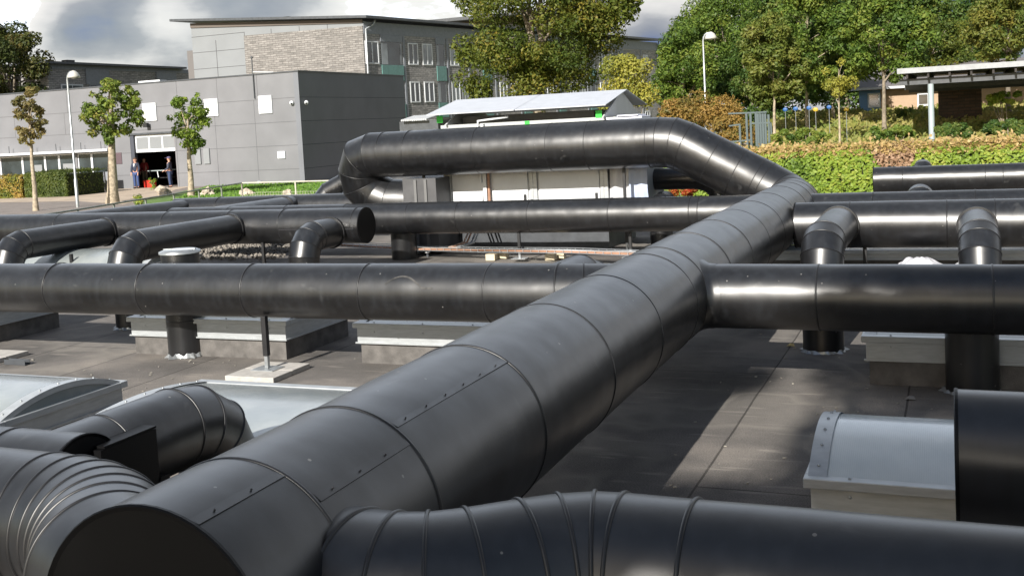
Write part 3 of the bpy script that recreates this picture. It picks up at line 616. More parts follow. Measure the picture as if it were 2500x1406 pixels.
# ================================================================== SKYLIGHTS
def skylight(name, label, x0, x1, y0, y1, zr=.34, rise=.12, poly=POLY, trim=True, low=.2, grp='barrel skylights on the flat roof'):
    t = thing(name, label, 'skylight', ((x0+x1)/2, (y0+y1)/2, 0), grp)
    mb = MB(); mb.box((x0+.05, y0+.05, -.01), (x1-.05, y1-.05, low)); part(mb, 'curb', FELT, t)
    mb = MB()
    a, b = low-.01, zr-.045
    mb.box((x0+.03, y0+.03, a), (x1-.03, y0+.045, b)); mb.box((x0+.03, y1-.045, a), (x1-.03, y1-.03, b)); mb.box((x0+.03, y0+.045, a), (x0+.045, y1-.045, b)); mb.box((x1-.045, y0+.045, a), (x1-.03, y1-.045, b))
    mb.box((x0+.015, y0+.015, a-.012), (x1-.015, y0+.03, a)); mb.box((x1-.03, y0+.03, a-.012), (x1-.015, y1-.015, a))
    part(mb, 'upstand_frame', ALU, t)
    mb = MB(); z0, z1 = zr-.045, zr
    mb.box((x0, y0, z0), (x1, y0+.07, z1)); mb.box((x0, y1-.07, z0), (x1, y1, z1)); mb.box((x0, y0+.07, z0), (x0+.07, y1-.07, z1)); mb.box((x1-.07, y0+.07, z0), (x1, y1-.07, z1)); rim = part(mb, 'rim', ALU, t, bevel=.004)
    n = 28; yc = (y0+y1)/2; hw = (y1-y0)/2-.035
    Rr = (hw*hw+rise*rise)/(2*rise); am = math.asin(hw/Rr)
    arc = [(yc+Rr*math.sin(am*(2*i/n-1)), zr-.012+Rr*math.cos(am*(2*i/n-1))-(Rr-rise)) for i in range(n+1)]
    mb = MB(); V = []
    for X in (x0+.02, x1-.02):
        for y, z in arc: V.append((X, y, z))
    mb.add(V, [(i, i+1, n+2+i, n+1+i) for i in range(n)], True)
    part(mb, 'glazing', poly, t)
    for X, s in ((x0+.03, 1), (x1-.03, -1)):
        mb = MB(); mb.add([(X, y, z-.004) for y, z in arc], [tuple(range(n+1))]); part(mb, 'end_panel', poly, t)
        mb = MB(); V = []
        for dx in (-.012*s, .07*s):
            for y, z in arc: V.append((X+dx, y, z+.008))
        nn = n+1; mb.add(V, [(i, i+1, nn+i+1, nn+i) for i in range(n)], False)
        V = []
        for dz in (.008, -.03):
            for y, z in arc: V.append((X-.012*s, y, z+dz))
        mb.add(V, [(i, i+1, nn+i+1, nn+i) for i in range(n)], False)
        tr = part(mb, 'arch_trim', ALU, t)
        if y0 < 6:
            for i in range(2, n-1, 4): mb = MB(); mb.sphere((X+.03*s, arc[i][0], arc[i][1]+.010), .008, 8); part(mb, 'screw', GALV, tr)
    k = max(2, int((x1-x0)/.45))
    if y0 < 9:
        for i in range(k):
            X = x0+.2+(x1-x0-.4)*i/(k-1)
            for q in ((X, y0+.035, zr+.001), (X, y0+.028, zr-.08)): mb = MB(); mb.sphere(q, .008, 8); part(mb, 'screw', GALV, rim)
    return t
skylight('barrel_skylight', 'barrel skylight with ribbed glazing beside the blunt end of the right duct', -.67, 1.6, 4.86, 5.92, .345, .135, POLYD)
skylight('barrel_skylight', 'wide arched skylight at the lower left edge with a brass tinted end', -9.2, -5.47, 4.76, 5.9, .335, .115, POLY)
skylight('barrel_skylight', 'pale skylight between the small bent duct and the diagonal duct', -4.93, -2.55, 4.76, 6.03, .335, .06, POLY)
skylight('barrel_skylight', 'long skylight behind the post on its slab, under the left cross duct', -7.36, -5.55, 7.98, 9.15, .36, .05, mat('yellowed_polycarbonate', (.42, .42, .30), .35, var=.1))
skylight('barrel_skylight', 'skylight under the left cross duct next to the diagonal duct', -4.87, -2.6, 7.98, 9.15, .36, .05, POLY)
skylight('barrel_skylight', 'skylight behind the dark risers on the right', -.66, 2.4, 7.98, 9.15, .36, .05, POLY)
skylight('barrel_skylight', 'far pale skylight below the leftmost branch duct', -13.2, -10.2, 11.5, 12.7, .36, .16, POLY)
skylight('barrel_skylight', 'far low skylight on the right behind the white wrapped vent', -2.6, 3.0, 13.3, 13.95, .3, .03, POLY)
skylight('barrel_skylight', 'skylight at the far left behind the left cross duct', -12.2, -9.3, 7.98, 9.15, .36, .05, POLY)

# ================================================================== SMALL ROOF THINGS
def mushroom(name, label, cat, x, y, r, h, m, zb=0):
    t = thing(name, label, cat, (x, y, zb)); mb = MB(); mb.tube([(x, y, zb), (x, y, zb+h)], r*.5, 20); part(mb, 'neck', DGREY, t)
    mb = MB(); mb.sphere((x, y, zb+h), r, 24, (1, 1, .55), half=True); part(mb, 'hood', m, t); return t
p = onz(2245, 652, .3); t = thing('wrapped_vent', 'roof vent wrapped in crumpled white plastic behind the right cross duct', 'roof vent', (p.x, p.y, 0))
mb = MB(); mb.tube([(p.x, p.y, 0), (p.x, p.y, .3)], .14, 24); part(mb, 'neck', DGREY, t)
mb = MB(); mb.sphere((p.x, p.y, .24), .26, 40, (1, 1, .6), half=True)
mb.v = [tuple(Vector(v)+Vector((0, 0, 1))*(noise.noise(Vector(v)*14)*.035)+Vector((noise.noise(Vector(v)*9+Vector((3, 0, 0)))*.03, 0, 0))) for v in mb.v]
part(mb, 'plastic_wrap', mat('crumpled_plastic', (.62, .62, .66), .35, var=.15, vscale=12, bump=.02, bscale=22), t)
p = onz(2362, 656, .35); mushroom('dome_vent', 'small grey dome vent in front of the right branch duct', 'roof vent', p.x, p.y, .14, .35, OFFW)
for px, py, lab in ((1012, 617, 'small white pipe cap under the cable tray'), (1044, 620, 'small metal bracket cap right of the white pipe cap')):
    p = onz(px, py, .05); mushroom('pipe_cap', lab, 'roof vent', p.x, p.y, .07 if px < 1030 else .04, .07, WHITE)
for i, px in enumerate((1200, 1345, 1228, 1368)):
    p = onz(px, 636 if i < 2 else 632, 0); t = thing('timber_block', ['cream block under the cable tray, front left', 'cream block under the cable tray, front right', 'cream block under the cable tray, rear left', 'cream block under the cable tray, rear right'][i], 'block', (p.x, p.y, 0), 'blocks under the cable tray')
    mb = MB(); mb.box((p.x-.075, p.y-.05, .002), (p.x+.075, p.y+.06, .10)); part(mb, 'block', mat('cream_block', (.55, .48, .34), .8, var=.1), t, bevel=.008)
# cable tray: wire ladder with copper/orange cables
tr = thing('cable_tray', 'wire cable tray carrying orange cables across the roof on blocks', 'cable tray', (-6, 14.9, 0))
pa = [onz(780, 598, .13), onz(900, 603, .12), onz(1010, 609, .12), onz(1190, 614, .13), onz(1400, 616, .16), onz(1600, 624, .16), onz(1760, 632, .16)]
mb = MB()
for off in (-.09, .09):
    for dz in (0, .05): mb.tube([(q.x, q.y+off, q.z+dz) for q in pa], .006, 6, smooth=False)
for i in range(len(pa)-1):
    k = max(1, int((pa[i+1]-pa[i]).length/.13))
    for j in range(k):
        q = pa[i].lerp(pa[i+1], j/k); mb.bar((q.x, q.y-.09, q.z+.05), (q.x, q.y-.09, q.z), .006); mb.bar((q.x, q.y+.09, q.z+.05), (q.x, q.y+.09, q.z), .006); mb.bar((q.x, q.y-.09, q.z), (q.x, q.y+.09, q.z), .006)
part(mb, 'wire_ladder', GALV, tr)
ORC = mat('orange_cable', (.36, .20, .13), .5, var=.15); PKC = mat('pale_pink_conduit', (.44, .34, .28), .5, var=.1)
for k, m_ in enumerate((ORC, PKC, WHITE)):
    mb = MB(); mb.tube([(q.x, q.y-.05+.05*k, q.z+.018+.012*math.sin(q.x*1.7+k)) for q in pa[:-1]], .017, 8); part(mb, 'cable', m_, tr)
dc = thing('down_conduit', 'bundle of grey and orange conduits curving down from the unit to the tray', 'conduit', (-6.8, 15, 0))
for k, (m_, dx) in enumerate(((GALV, 0), (ORC, -.07), (PKC, -.12), (GALV, .05))):
    a = ony(1172+dx*150, 410, 15.68); b = ony(1165+dx*150, 570, 15.2); c = pa[2].lerp(pa[3], .55+.03*k)
    mb = MB(); mb.tube([(a.x, a.y-.1, .6), (b.x, b.y, .4), (b.x-.02, b.y-.2, .22), (b.x-.18, b.y-.4, .17), (c.x, c.y, .16)], .016, 8); part(mb, 'conduit_pipe', m_, dc)
# debris on the roof
mb = MB(); rng = random.Random(11)
for i in range(300):
    if i < 150: x = rng.uniform(-1.75, .4); y = rng.uniform(3.2, 9.8); 
    else: x = rng.gauss(-6.4, .7); y = rng.uniform(5.6, 8.0)
    if i > 245: x = rng.uniform(-12, -3); y = rng.uniform(6, 16)
    s_ = rng.uniform(.003, .011)*(2.0 if rng.random() < .08 else 1); a = rng.uniform(0, 6.3)
    mb.obox((x, y, .003+s_*.3), (math.cos(a)*s_, math.sin(a)*s_, 0), (-math.sin(a)*s_*.5, math.cos(a)*s_*.5, s_*.1), (0, 0, s_*.25))
tag(mb.build('debris', mat('roof_debris', (.45, .42, .36), .9, col2=(.16, .15, .13), vscale=40)), 'scattered bits of foil, leaves and grit on the roof', 'debris', kind='stuff')
for px, py, lab in ((1410, 1073, 'flat grey scrap lying on the shaded roof beside the diagonal duct'), (2222, 972, 'small dark lump on the roof behind the right skylight'), (1930, 843, 'dry yellow leaf on the roof by the left dark riser')):
    p = onz(px, py, .01); mb = MB(); s_ = .035
    mb.add([(p.x-s_, p.y-.01, .004), (p.x-.2*s_, p.y-.03, .012), (p.x+s_, p.y-.01, .006), (p.x+.7*s_, p.y+.03, .02), (p.x-.6*s_, p.y+.025, .015), (p.x, p.y, .03)], [(0, 1, 5), (1, 2, 5), (2, 3, 5), (3, 4, 5), (4, 0, 5)])
    o = mb.build('scrap', mat('scrap', (.22, .21, .2) if px != 1930 else (.45, .36, .16), .8)); tag(o, lab, 'scrap')

# ================================================================== AIR HANDLING UNIT
ah = thing('air_handling_unit', 'white box shaped ventilation unit with a pitched sheet metal roof behind the high duct', 'ventilation unit', (-6.4, 17.5, 0))
X0, X1, Y0, Y1 = -7.70, -4.93, 15.74, 17.6
mb = MB(); mb.box((X0+.03, Y0+.03, .46), (X1-.03, Y1, 2.0)); part(mb, 'casing', OFFW, ah)
for x in (X0, -6.21, X1-.12):
    mb = MB(); mb.box((x, Y0-.012, .46), (x+.12, Y0+.05, 2.0)); mb.box((x+.04, Y0-.02, .46), (x+.055, Y0-.012, 2.0)); part(mb, 'frame_post', ALU, ah)
for z_a, z_b in ((1.9, 2.04), (.44, .52)): mb = MB(); mb.box((X0, Y0-.022, z_a), (X1, Y0+.032, z_b)); part(mb, 'frame_rail', ALU, ah)
for a, b in ((X0+.14, -6.96), (-6.90, -6.25), (-6.06, X1-.14)):
    mb = MB(); mb.box((a, Y0+.005, .53), (b, Y0+.028, 1.88)); dp_ = part(mb, 'door_panel', WHITE, ah, bevel=.006)
    for z_ in (.75, 1.4): mb = MB(); mb.box((b-.07, Y0-.015, z_), (b-.03, Y0+.005, z_+.14)); part(mb, 'door_handle', BLACKP, dp_)
mb = MB(); mb.box((X0+.1, Y0+.25, 0), (X1-.1, Y1-.1, .46)); part(mb, 'base_frame', DGREY, ah)
# raised roof: gables and sheets
mb = MB()
for x in (X0+.1, X1-.02): mb = MB(); mb.prism([(x, Y0-.1, 2.04), (x, Y1+.1, 2.04), (x, (Y0+Y1)/2, 2.44)], (.03, 0, 0)); part(mb, 'gable_sheet', OFFW, ah)
zs, zr_ = 2.21, 2.45
rl_, rr2 = ony(1040, 280, 15.49).x, ony(1478, 253, 15.49).x
for a, b in ((rl_, -6.30), (-6.32, rr2)):
    mb = MB(); sag = .02
    mb.prism([(a, Y0-.25, zs), (a, Y0-.25, zs+.012), (a, (Y0+Y1)/2, zr_+.012), (a, (Y0+Y1)/2, zr_)], (b-a, 0, 0)); mb.prism([(a, Y1+.25, zs), (a, Y1+.25, zs+.012), (a, (Y0+Y1)/2, zr_+.012), (a, (Y0+Y1)/2, zr_)], (b-a, 0, 0))
    part(mb, 'roof_sheet', mat('pale_sheet_metal', (.48, .50, .54), .5, metal=.2, var=.05), ah)
mb = MB(); mb.box((X0+.2, Y0+.4, 2.04), (X1-.3, Y1-.4, 2.16)); part(mb, 'inner_deck', DGREY, ah)
GT = mat('green_tape', (.03, .55, .05), .5, var=.1)
for px, w_ in ((1074, .11), (1462, .1), (1287, .08)):
    p = ony(px, 292 if px < 1200 else (279 if px > 1400 else 296), Y0-.02); mb = MB(); mb.box((p.x-w_/2, Y0-.03, p.z-.055), (p.x+w_/2, Y0-.021, p.z+.055 if px != 1287 else p.z)); part(mb, 'green_tape', GT, ah)
mb = MB(); mb.box((-6.98, Y0-.09, .46), (-6.92, Y0-.02, 2.03)); part(mb, 'pipe_cover', WHITE, ah)
mb = MB(); mb.tube([(-6.89, Y0-.06, .46), (-6.89, Y0-.06, 1.5)], .022, 10); part(mb, 'copper_pipe', ORC, ah)
mb = MB(); mb.tube([(-7.02, Y0-.06, 1.1), (-7.02, Y0-.06, 2.08), (-6.5, Y0-.06, 2.12)], .02, 8); part(mb, 'insulated_pipe', WHITE, ah)
# side bay hung with sheets
mb = MB(); mb.box((X1, Y0+.1, .46), (-4.49, Y1-.2, 1.98)); part(mb, 'side_bay', LGREY, ah)
def drape(name, label, x0, x1, y, z0, z1, m, seed, amp=.03, parent=None):
    mb = MB(); nx_, nz_ = 26, 14; V = []
    for j in range(nz_+1):
        for i in range(nx_+1):
            u_, v_ = i/nx_, j/nz_; x = x0+(x1-x0)*u_; z = z1+(z0-z1)*v_
            V.append((x+.02*math.sin(v_*3+seed), y+amp*math.sin(u_*9+seed+1.2*math.sin(v_*3))*(.4+v_)+.02*noise.noise(Vector((x*5, z*5, seed))), z+.02*math.sin(u_*4+seed)))
    F = [(j*(nx_+1)+i, j*(nx_+1)+i+1, (j+1)*(nx_+1)+i+1, (j+1)*(nx_+1)+i) for j in range(nz_) for i in range(nx_)]
    mb.add(V, F, True); o = mb.build(name, m, parent); sm = o.modifiers.new('t', 'SOLIDIFY'); sm.thickness = .006; tag(o, label, 'plastic sheet' if not parent else None, 'plastic sheets hung on the unit'); return o
drape('plastic_sheet', 'grey white plastic sheet hanging flat on the right bay of the unit', X1+.01, -4.58, Y0+.02, .45, 1.95, mat('white_sheet', (.55, .55, .57), .5, var=.05), 1)
drape('plastic_sheet', 'bluish white plastic sheet hanging loose at the right corner of the unit', -4.56, -4.28, Y0-.05, .42, 1.3, mat('bluish_sheet', (.40, .46, .60), .5, var=.05), 4, .02)
p = ony(1402, 283, Y0-.2); t = thing('folded_sheet', 'white folded sheet lying on the right end of the unit top', 'plastic sheet', (p.x, p.y, 1.98)); mb = MB(); mb.box((X1+.02, Y0-.02, 1.985), (-4.35, Y0+.5, 2.03)); mb.box((X1+.2, Y0-.05, 2.03), (-4.4, Y0+.42, 2.055)); part(mb, 'sheet_fold', mat('fold', (.6, .62, .72), .5), t, bevel=.01)
pl = thing('inlet_plenum', 'dull grey boxed plenum between the return bend and the white unit', 'plenum', (-8.5, 16.6, 0))
mb = MB(); mb.box((-8.19, 15.22, .05), (-7.60, 16.9, 1.22)); part(mb, 'casing', mat('dull_grey', (.07, .07, .073), .6, var=.15), pl)
for x in (-7.98, -7.80): mb = MB(); mb.box((x, 15.195, .05), (x+.045, 15.22, 1.2)); part(mb, 'rib', mat('dull_grey_light', (.13, .13, .13), .6), pl)
t = thing('small_canopy', 'small corrugated pale awning left of the unit roof', 'awning', (-9.2, 30, 1)); a = ony(1000, 293, 34); b = ony(1062, 287, 34)
mb = MB()
for i in range(14):
    u0 = i/14; x = a.x+(b.x-a.x)*u0; mb.tube([(x, 33.4, a.z-.02), (x, 34.4, a.z+.12)], .035, 6)
part(mb, 'corrugated_sheet', OFFW, t); mb = MB(); mb.box((a.x-.2, 33.6, G), (b.x+.3, 34.6, a.z-.06)); part(mb, 'wall', DGREY, t)

# ================================================================== FENCE / HANDRAIL at the roof edge
RAILM = mat('green_grey_rail', (.20, .22, .19), .5, metal=.3, var=.2); RAILW = mat('pale_rail', (.48, .45, .38), .6, var=.1)
def fence(name, label, pts, top, m, h=.95, mid=True, step=2.0, mesh_=True):
    c = pts[0]; t = thing(name, label, 'fence', (c[0], c[1], G), 'low fences at the roof edge')
    mb = MB(); mb.tube([(p[0], p[1], top) for p in pts], .024, 8); part(mb, 'top_rail', m, t)
    for i in range(len(pts)-1):
        a, b = Vector(pts[i][:2]), Vector(pts[i+1][:2]); k = max(1, round((b-a).length/step))
        for j in range(k+(i == len(pts)-2)):
            q = a.lerp(b, j/k); mb = MB(); mb.tube([(q.x, q.y, G), (q.x, q.y, top)], .03, 8); part(mb, 'post', m, t)
        if mesh_:
            mb = MB(); n_ = int((b-a).length/.12); d = b-a
            for j in range(n_): q = a.lerp(b, j/n_); mb.bar((q.x, q.y, G+.1), (q.x, q.y, top-.35), .006)
            for j in range(6): z = G+.1+(top-.45-G)*j/5; mb.bar((a.x, a.y, z), (b.x, b.y, z), .006)
            part(mb, 'wire_mesh', m, t)
    return t
fence('handrail_fence', 'grey green handrail fence climbing towards the school wall', [onz(60, 532, .4), onz(190, 512, .4), onz(590, 447, .4)], .4, RAILM, mesh_=False)
fence('mesh_fence', 'pale rail fence with wire mesh in front of the lawn and grey wall', [onz(590, 447, .4), onz(860, 440, .4)], .4, RAILW)

# ================================================================== SCHOOL BUILDING (grey panels)
YS = 48.84; XR = -32.14
sb = thing('school_building', 'low grey panelled building with a half open service door on the left', 'building', (-44, YS, G))
ZT = 5.36; D0, D1, DT = -43.72, -40.56, 2.5
W0, W1, WB, WT = -60, -47.95, .1, 1.62
V0, V1, VB, VT = -47.75, -45.3, .22, 1.62
mb = MB(); th = .4
# front wall assembled around the openings
def wallx(a, b, z0, z1): mb.box((a, YS, z0), (b, YS+th, z1))
wallx(-75, W0, G, ZT); wallx(W0, W1, G, WB); wallx(W0, W1, WT, ZT); wallx(W1, V0, G, ZT); wallx(V0, V1, G, VB); wallx(V0, V1, VT, ZT); wallx(V1, D0, G, ZT); wallx(D0, D1, DT, ZT); wallx(D1, XR-.3, G, ZT)
part(mb, 'front_wall', SCHOOLW, sb)
mb = MB(); mb.box((XR-.3, YS-.002, G), (XR, 60.7, ZT+.003)); part(mb, 'side_wall', SCHOOLD, sb)
mb = MB(); mb.box((-75, 60.5, G), (XR-.3, 60.7, ZT)); mb.box((-75, YS+th, 5.0), (XR-.3, 60.5, 5.1)); mb.box((-75, YS+th, G), (-74.6, 60.5, ZT)); part(mb, 'roof_deck', DGREY, sb)
mb = MB(); mb.box((-75, YS-.04, ZT), (XR-.3, YS+th, ZT+.07)); mb.box((XR-.3, YS-.04, ZT+.004), (XR+.04, 60.74, ZT+.074)); part(mb, 'parapet_cap', DGREY, sb)
# panel joints: open dark grooves set as thin strips
mb = MB(); zj = (4.02, 2.76, 1.5, .23)
for z in zj:
    for a, b in ((-75, XR-.3),):
        segs = [(a, D0), (D1, b)] if z < DT else [(a, b)]
        for s0, s1 in segs:
            if z < WT+.4: s0 = max(s0, V1) if s1 <= D0+.01 else s0
            mb.box((s0, YS-.004, z-.012), (s1, YS+.01, z+.012))
for i, x in enumerate((-56.5, -52.4, -48.46, -44.4, -40.44, -37.7, -35.06)):
    mb.box((x-.011, YS-.0045, 2.772 if x < -41 else G), (x+.011, YS+.01, 4.008)); mb.box((x+.28-.011, YS-.0045, 4.032), (x+.28+.011, YS+.01, ZT))
part(mb, 'panel_joint', JOINT, sb)
mb = MB()
for z in (4.02, 2.76, 1.5, .23): mb.box((XR-.01, YS, z-.012), (XR+.004, 60.7, z+.012))
part(mb, 'panel_joint', mat('side_joint', (.04, .042, .05), .8), sb)
# window band
mb = MB(); mb.box((W0, YS-.55, WT+.06), (V1+.35, YS, WT+.19)); part(mb, 'canopy_ledge', WHITE, sb)
for x in (-58.2, -56.4, -54.5, -52.7, -50.8, -49.0, -47.1, -45.6): mb = MB(); mb.tube([(x, YS-.3, WT+.19), (x, YS-.3, WT+.62)], .02, 6); part(mb, 'ledge_rod', DGREY, sb)
def sw(x0, x1, z0, z1, mull, panels=()):
    f_ = MB(); w = .07
    f_.box((x0, YS+.06, z0), (x1, YS+.14, z0+w)); f_.box((x0, YS+.06, z1-w), (x1, YS+.14, z1)); f_.box((x0, YS+.06, z0+w), (x0+w, YS+.14, z1-w)); f_.box((x1-w, YS+.06, z0+w), (x1, YS+.14, z1-w))
    for x in mull: f_.box((x-.07, YS+.05, z0+w), (x+.07, YS+.145, z1-w))
    w_ = part(f_, 'window', WHITE, sb); g = MB(); g.box((x0+.02, YS+.10, z0+.02), (x1-.02, YS+.11, z1-.02)); part(g, 'pane', GLASS, w_)
    for a, b in panels: g = MB(); g.box((a, YS+.08, z0+w), (b, YS+.115, z0+.95)); part(g, 'infill_panel', LGREY, w_)
sw(W0, W1, WB, WT, (-57.6, -55.9, -53.9, -52.1, -50.3, -49.2), ((-54.9, -54.0), (-51.4, -50.6), (-48.95, -48.1)))
sw(V0, V1, VB, VT, (-46.7,))
mb = MB(); mb.box((V0-.05, YS-.08, VB-.09), (V1+.35, YS, VB-.01)); part(mb, 'sill', WHITE, sb)
mb = MB(); mb.box((-45.0, YS-.03, .9), (-44.4, YS, 1.55)); part(mb, 'dark_sign_board', mat('purple_grey', (.09, .06, .07), .6), sb)
# doorway
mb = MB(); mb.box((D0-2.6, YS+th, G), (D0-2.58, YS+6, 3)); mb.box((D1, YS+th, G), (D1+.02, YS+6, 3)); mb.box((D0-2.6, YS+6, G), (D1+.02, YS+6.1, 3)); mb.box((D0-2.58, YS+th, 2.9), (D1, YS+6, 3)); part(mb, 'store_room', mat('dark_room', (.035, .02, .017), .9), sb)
mb = MB(); mb.box((D1-.02, YS+.02, G), (D1-.003, YS+th, DT)); mb.box((D1-.14, YS+.3, G), (D1-.02, YS+.36, DT)); part(mb, 'red_jamb', mat('dark_red_paint', (.16, .03, .02), .6), sb)
mb = MB(); mb.box((D0+.003, YS+.01, G), (D0+.25, YS+.25, 2.6)); part(mb, 'dark_jamb', mat('dark_blue_grey', (.05, .055, .07), .6), sb)
dr = MB(); dr.box((D0+.28, YS+.12, 1.5), (D1-.02, YS+.17, 2.48)); do = part(dr, 'sectional_door', WHITE, sb, 'white sectional door pulled halfway up')
for k in range(3):
    x = D0+.34+k*.94; g = MB(); g.box((x+.03, YS+.108, 1.68), (x+.86, YS+.118, 2.36)); part(g, 'door_pane', LGREY, do)
mb = MB(); mb.box((D0, YS-.05, DT+.0), (D1, YS-.001, DT+.10)); part(mb, 'door_canopy', DGREY, sb)
# hatches
for i, (a, b, c, d_) in enumerate(((-42.6, -41.65, 3.25, 4.25), (-38.3, -37.4, 3.3, 4.25), (-34.72, -33.87, 3.27, 4.22), (-33.72, -33.25, .82, 1.2), (-39.2, -38.8, .7, 1.55), (-38.6, -38.2, .7, 1.55))):
    lab = ['white square wall hatch above the open door', 'white square wall hatch behind the right pollard tree', 'white square wall hatch nearest the building corner', 'small white wall hatch low near the corner', 'left pale notice on the wall behind the right pollard', 'right pale notice on the wall behind the right pollard'][i]
    t = thing('wall_hatch' if i < 4 else 'wall_notice', lab, 'wall hatch' if i < 4 else 'notice', ((a+b)/2, YS, c), 'white hatches on the school wall' if i < 4 else None)
    mb = MB(); mb.box((a, YS-.07, c), (b, YS-.006, d_)); part(mb, 'frame' if i < 4 else 'board', WHITE if i < 4 else LGREY, t)
    if i < 4: mb = MB(); mb.box((a+.1, YS-.085, c+.1), (b-.1, YS-.07, d_-.1)); part(mb, 'flap', mat('cream_flap', (.68, .66, .60), .6), t)
for px, X_, lab in ((712, None, 'white dome camera on the lit wall by the corner'), (748, XR, 'white dome camera on the dark side wall by the corner')):
    p = ony(px, 252, YS-.08) if X_ is None else onx(px, 251, XR+.08); t = thing('security_camera', lab, 'security camera', p, 'dome cameras at the school corner')
    mb = MB(); mb.sphere(p, .12, 14); part(mb, 'dome', WHITE, t); mb = MB(); mb.sphere((p.x+.03, p.y-.07, p.z-.03), .06, 10); part(mb, 'lens', BLACKP, t)
p = ony(358, 306, YS-.2); t = thing('wall_floodlight', 'small black floodlight on the wall above the open door', 'floodlight', p); mb = MB(); mb.box((p.x-.16, p.y-.12, p.z-.12), (p.x+.1, p.y+.08, p.z+.12)); part(mb, 'lamp_housing', BLACKP, t); mb = MB(); mb.box((p.x-.45, p.y+.02, p.z+.1), (p.x-.1, p.y+.19, p.z+.14)); part(mb, 'arm', GALV, t)
p = ony(622, 188, YS+.1); t = thing('antenna_mast', 'thin antenna mast at the roof edge of the grey building', 'antenna', (p.x, p.y, 4.6)); mb = MB(); mb.tube([(p.x, YS-.06, 4.1), (p.x, YS-.06, 6.3)], .03, 8); mb.sphere((p.x, YS-.06, 6.3), .07, 8); part(mb, 'mast', DGREY, t); mb = MB(); mb.tube([(p.x, YS-.05, 5.52), (p.x+1.0, YS+.4, 5.45)], .04, 8); part(mb, 'side_pipe', OFFW, t)
p = ony(378, 198, 52); t = thing('roof_box', 'small white frame standing on the grey building roof', 'roof box', (p.x, 52, 5.1)); mb = MB(); mb.box((p.x-.9, 51.6, 5.3), (p.x+.7, 52.2, 5.72)); part(mb, 'frame', WHITE, t)
t = thing('wall_tap_box', 'small grey fitting low on the school wall behind the mesh fence', 'wall fitting', (-34.6, YS, 0)); p = ony(632, 448, YS-.1); mb = MB(); mb.sphere((p.x, YS-.05, p.z), .2, 10, (1, .5, .8)); part(mb, 'fitting', MGREY, t)

# ================================================================== APARTMENT BLOCK
C_ = Vector((-35.73, 62.28, 0)); D_ = Vector((-26.84, 103.63, 0)); dl = (D_-C_).normalized(); LL = (D_-C_).length; nrm_ = Vector((dl.y, -dl.x, 0))
ab = thing('apartment_block', 'grey brown brick apartment block with a flat overhanging roof and teal balcony panels', 'building', (C_.x, C_.y, G))
ZA = 9.3
def fpt(s, o_, z): q = C_+dl*s+nrm_*o_; return Vector((q.x, q.y, z))
def fbox(mb, s0, s1, o0, o1, z0, z1):
    P = [fpt(s, o, z) for z in (z0, z1) for s, o in ((s0, o0), (s1, o0), (s1, o1), (s0, o1))]
    mb.add(P, [(0, 3, 2, 1), (4, 5, 6, 7), (0, 1, 5, 4), (1, 2, 6, 5), (2, 3, 7, 6), (3, 0, 4, 7)])
GL = Vector((-49.55, 62.28, 0))
# gable wall: lit face, upper light boards and brick field
zl_, zr2 = 10.12, 9.22
mb = MB(); mb.prism([(GL.x, 62.28, G), (C_.x, 62.28, G), (C_.x, 62.28, zr2), (GL.x, 62.28, zl_)], (0, .32, 0)); part(mb, 'gable_wall', LGREY, ab)
a = ony(595, 88, 62.2); b = ony(870, 65, 62.2)
mb = MB(); mb.prism([(a.x, 62.2, 4.0), (C_.x-.01, 62.2, 4.0), (C_.x-.01, 62.2, b.z), (a.x, 62.2, a.z)], (0, .078, 0)); part(mb, 'gable_brickwork', BRICK, ab)
mb = MB()
for px in (525, 662, 731, 800):
    p = ony(px, 80, 62.27); mb.box((p.x-.015, 62.262, (a.z+.3 if px > 600 else 5)), (p.x+.015, 62.276, ZA-.4))
for pz in (9.25, 8.15, 7.0): mb.box((GL.x, 62.262, pz-.012), (a.x-.01, 62.276, pz+.012))
for pz in (6.0, 5.75): mb.box((GL.x, 62.262, pz-.01), (a.x-.01, 62.276, pz+.01))
mb.box((a.x, 62.256, a.z+.005), (a.x+.02, 62.276, a.z+.25)); part(mb, 'panel_joint', JOINT, ab)
mb = MB(); mb.prism([(GL.x, 62.2, zl_-.22), (C_.x, 62.2, zr2-.12), (C_.x, 62.2, zr2+.12), (GL.x, 62.2, zl_+.1)], (0, .077, 0)); part(mb, 'eaves_board', mat('brown_eaves', (.12, .10, .085), .8), ab)
mb = MB(); mb.box((GL.x-1.0, 62.9, 3), (GL.x, 75, 8.4)); part(mb, 'side_annex', mat('grey_side', (.14, .13, .125), .8), ab)
# long wall with brick and bays
mb = MB(); fbox(mb, 0.002, LL, -.35, 0, G, ZA-.55); part(mb, 'long_wall', BRICKD, ab)
mb = MB(); fbox(mb, .002, LL, -.36, .03, ZA-.9, ZA-.1); part(mb, 'frieze_board', MGREY, ab)
mb = MB(); fbox(mb, .01, LL, -14, -.4, ZA-.6, ZA-.2); fbox(mb, LL-.4, LL-.001, -12, -.36, G, ZA-.6); part(mb, 'core', LGREY, ab)
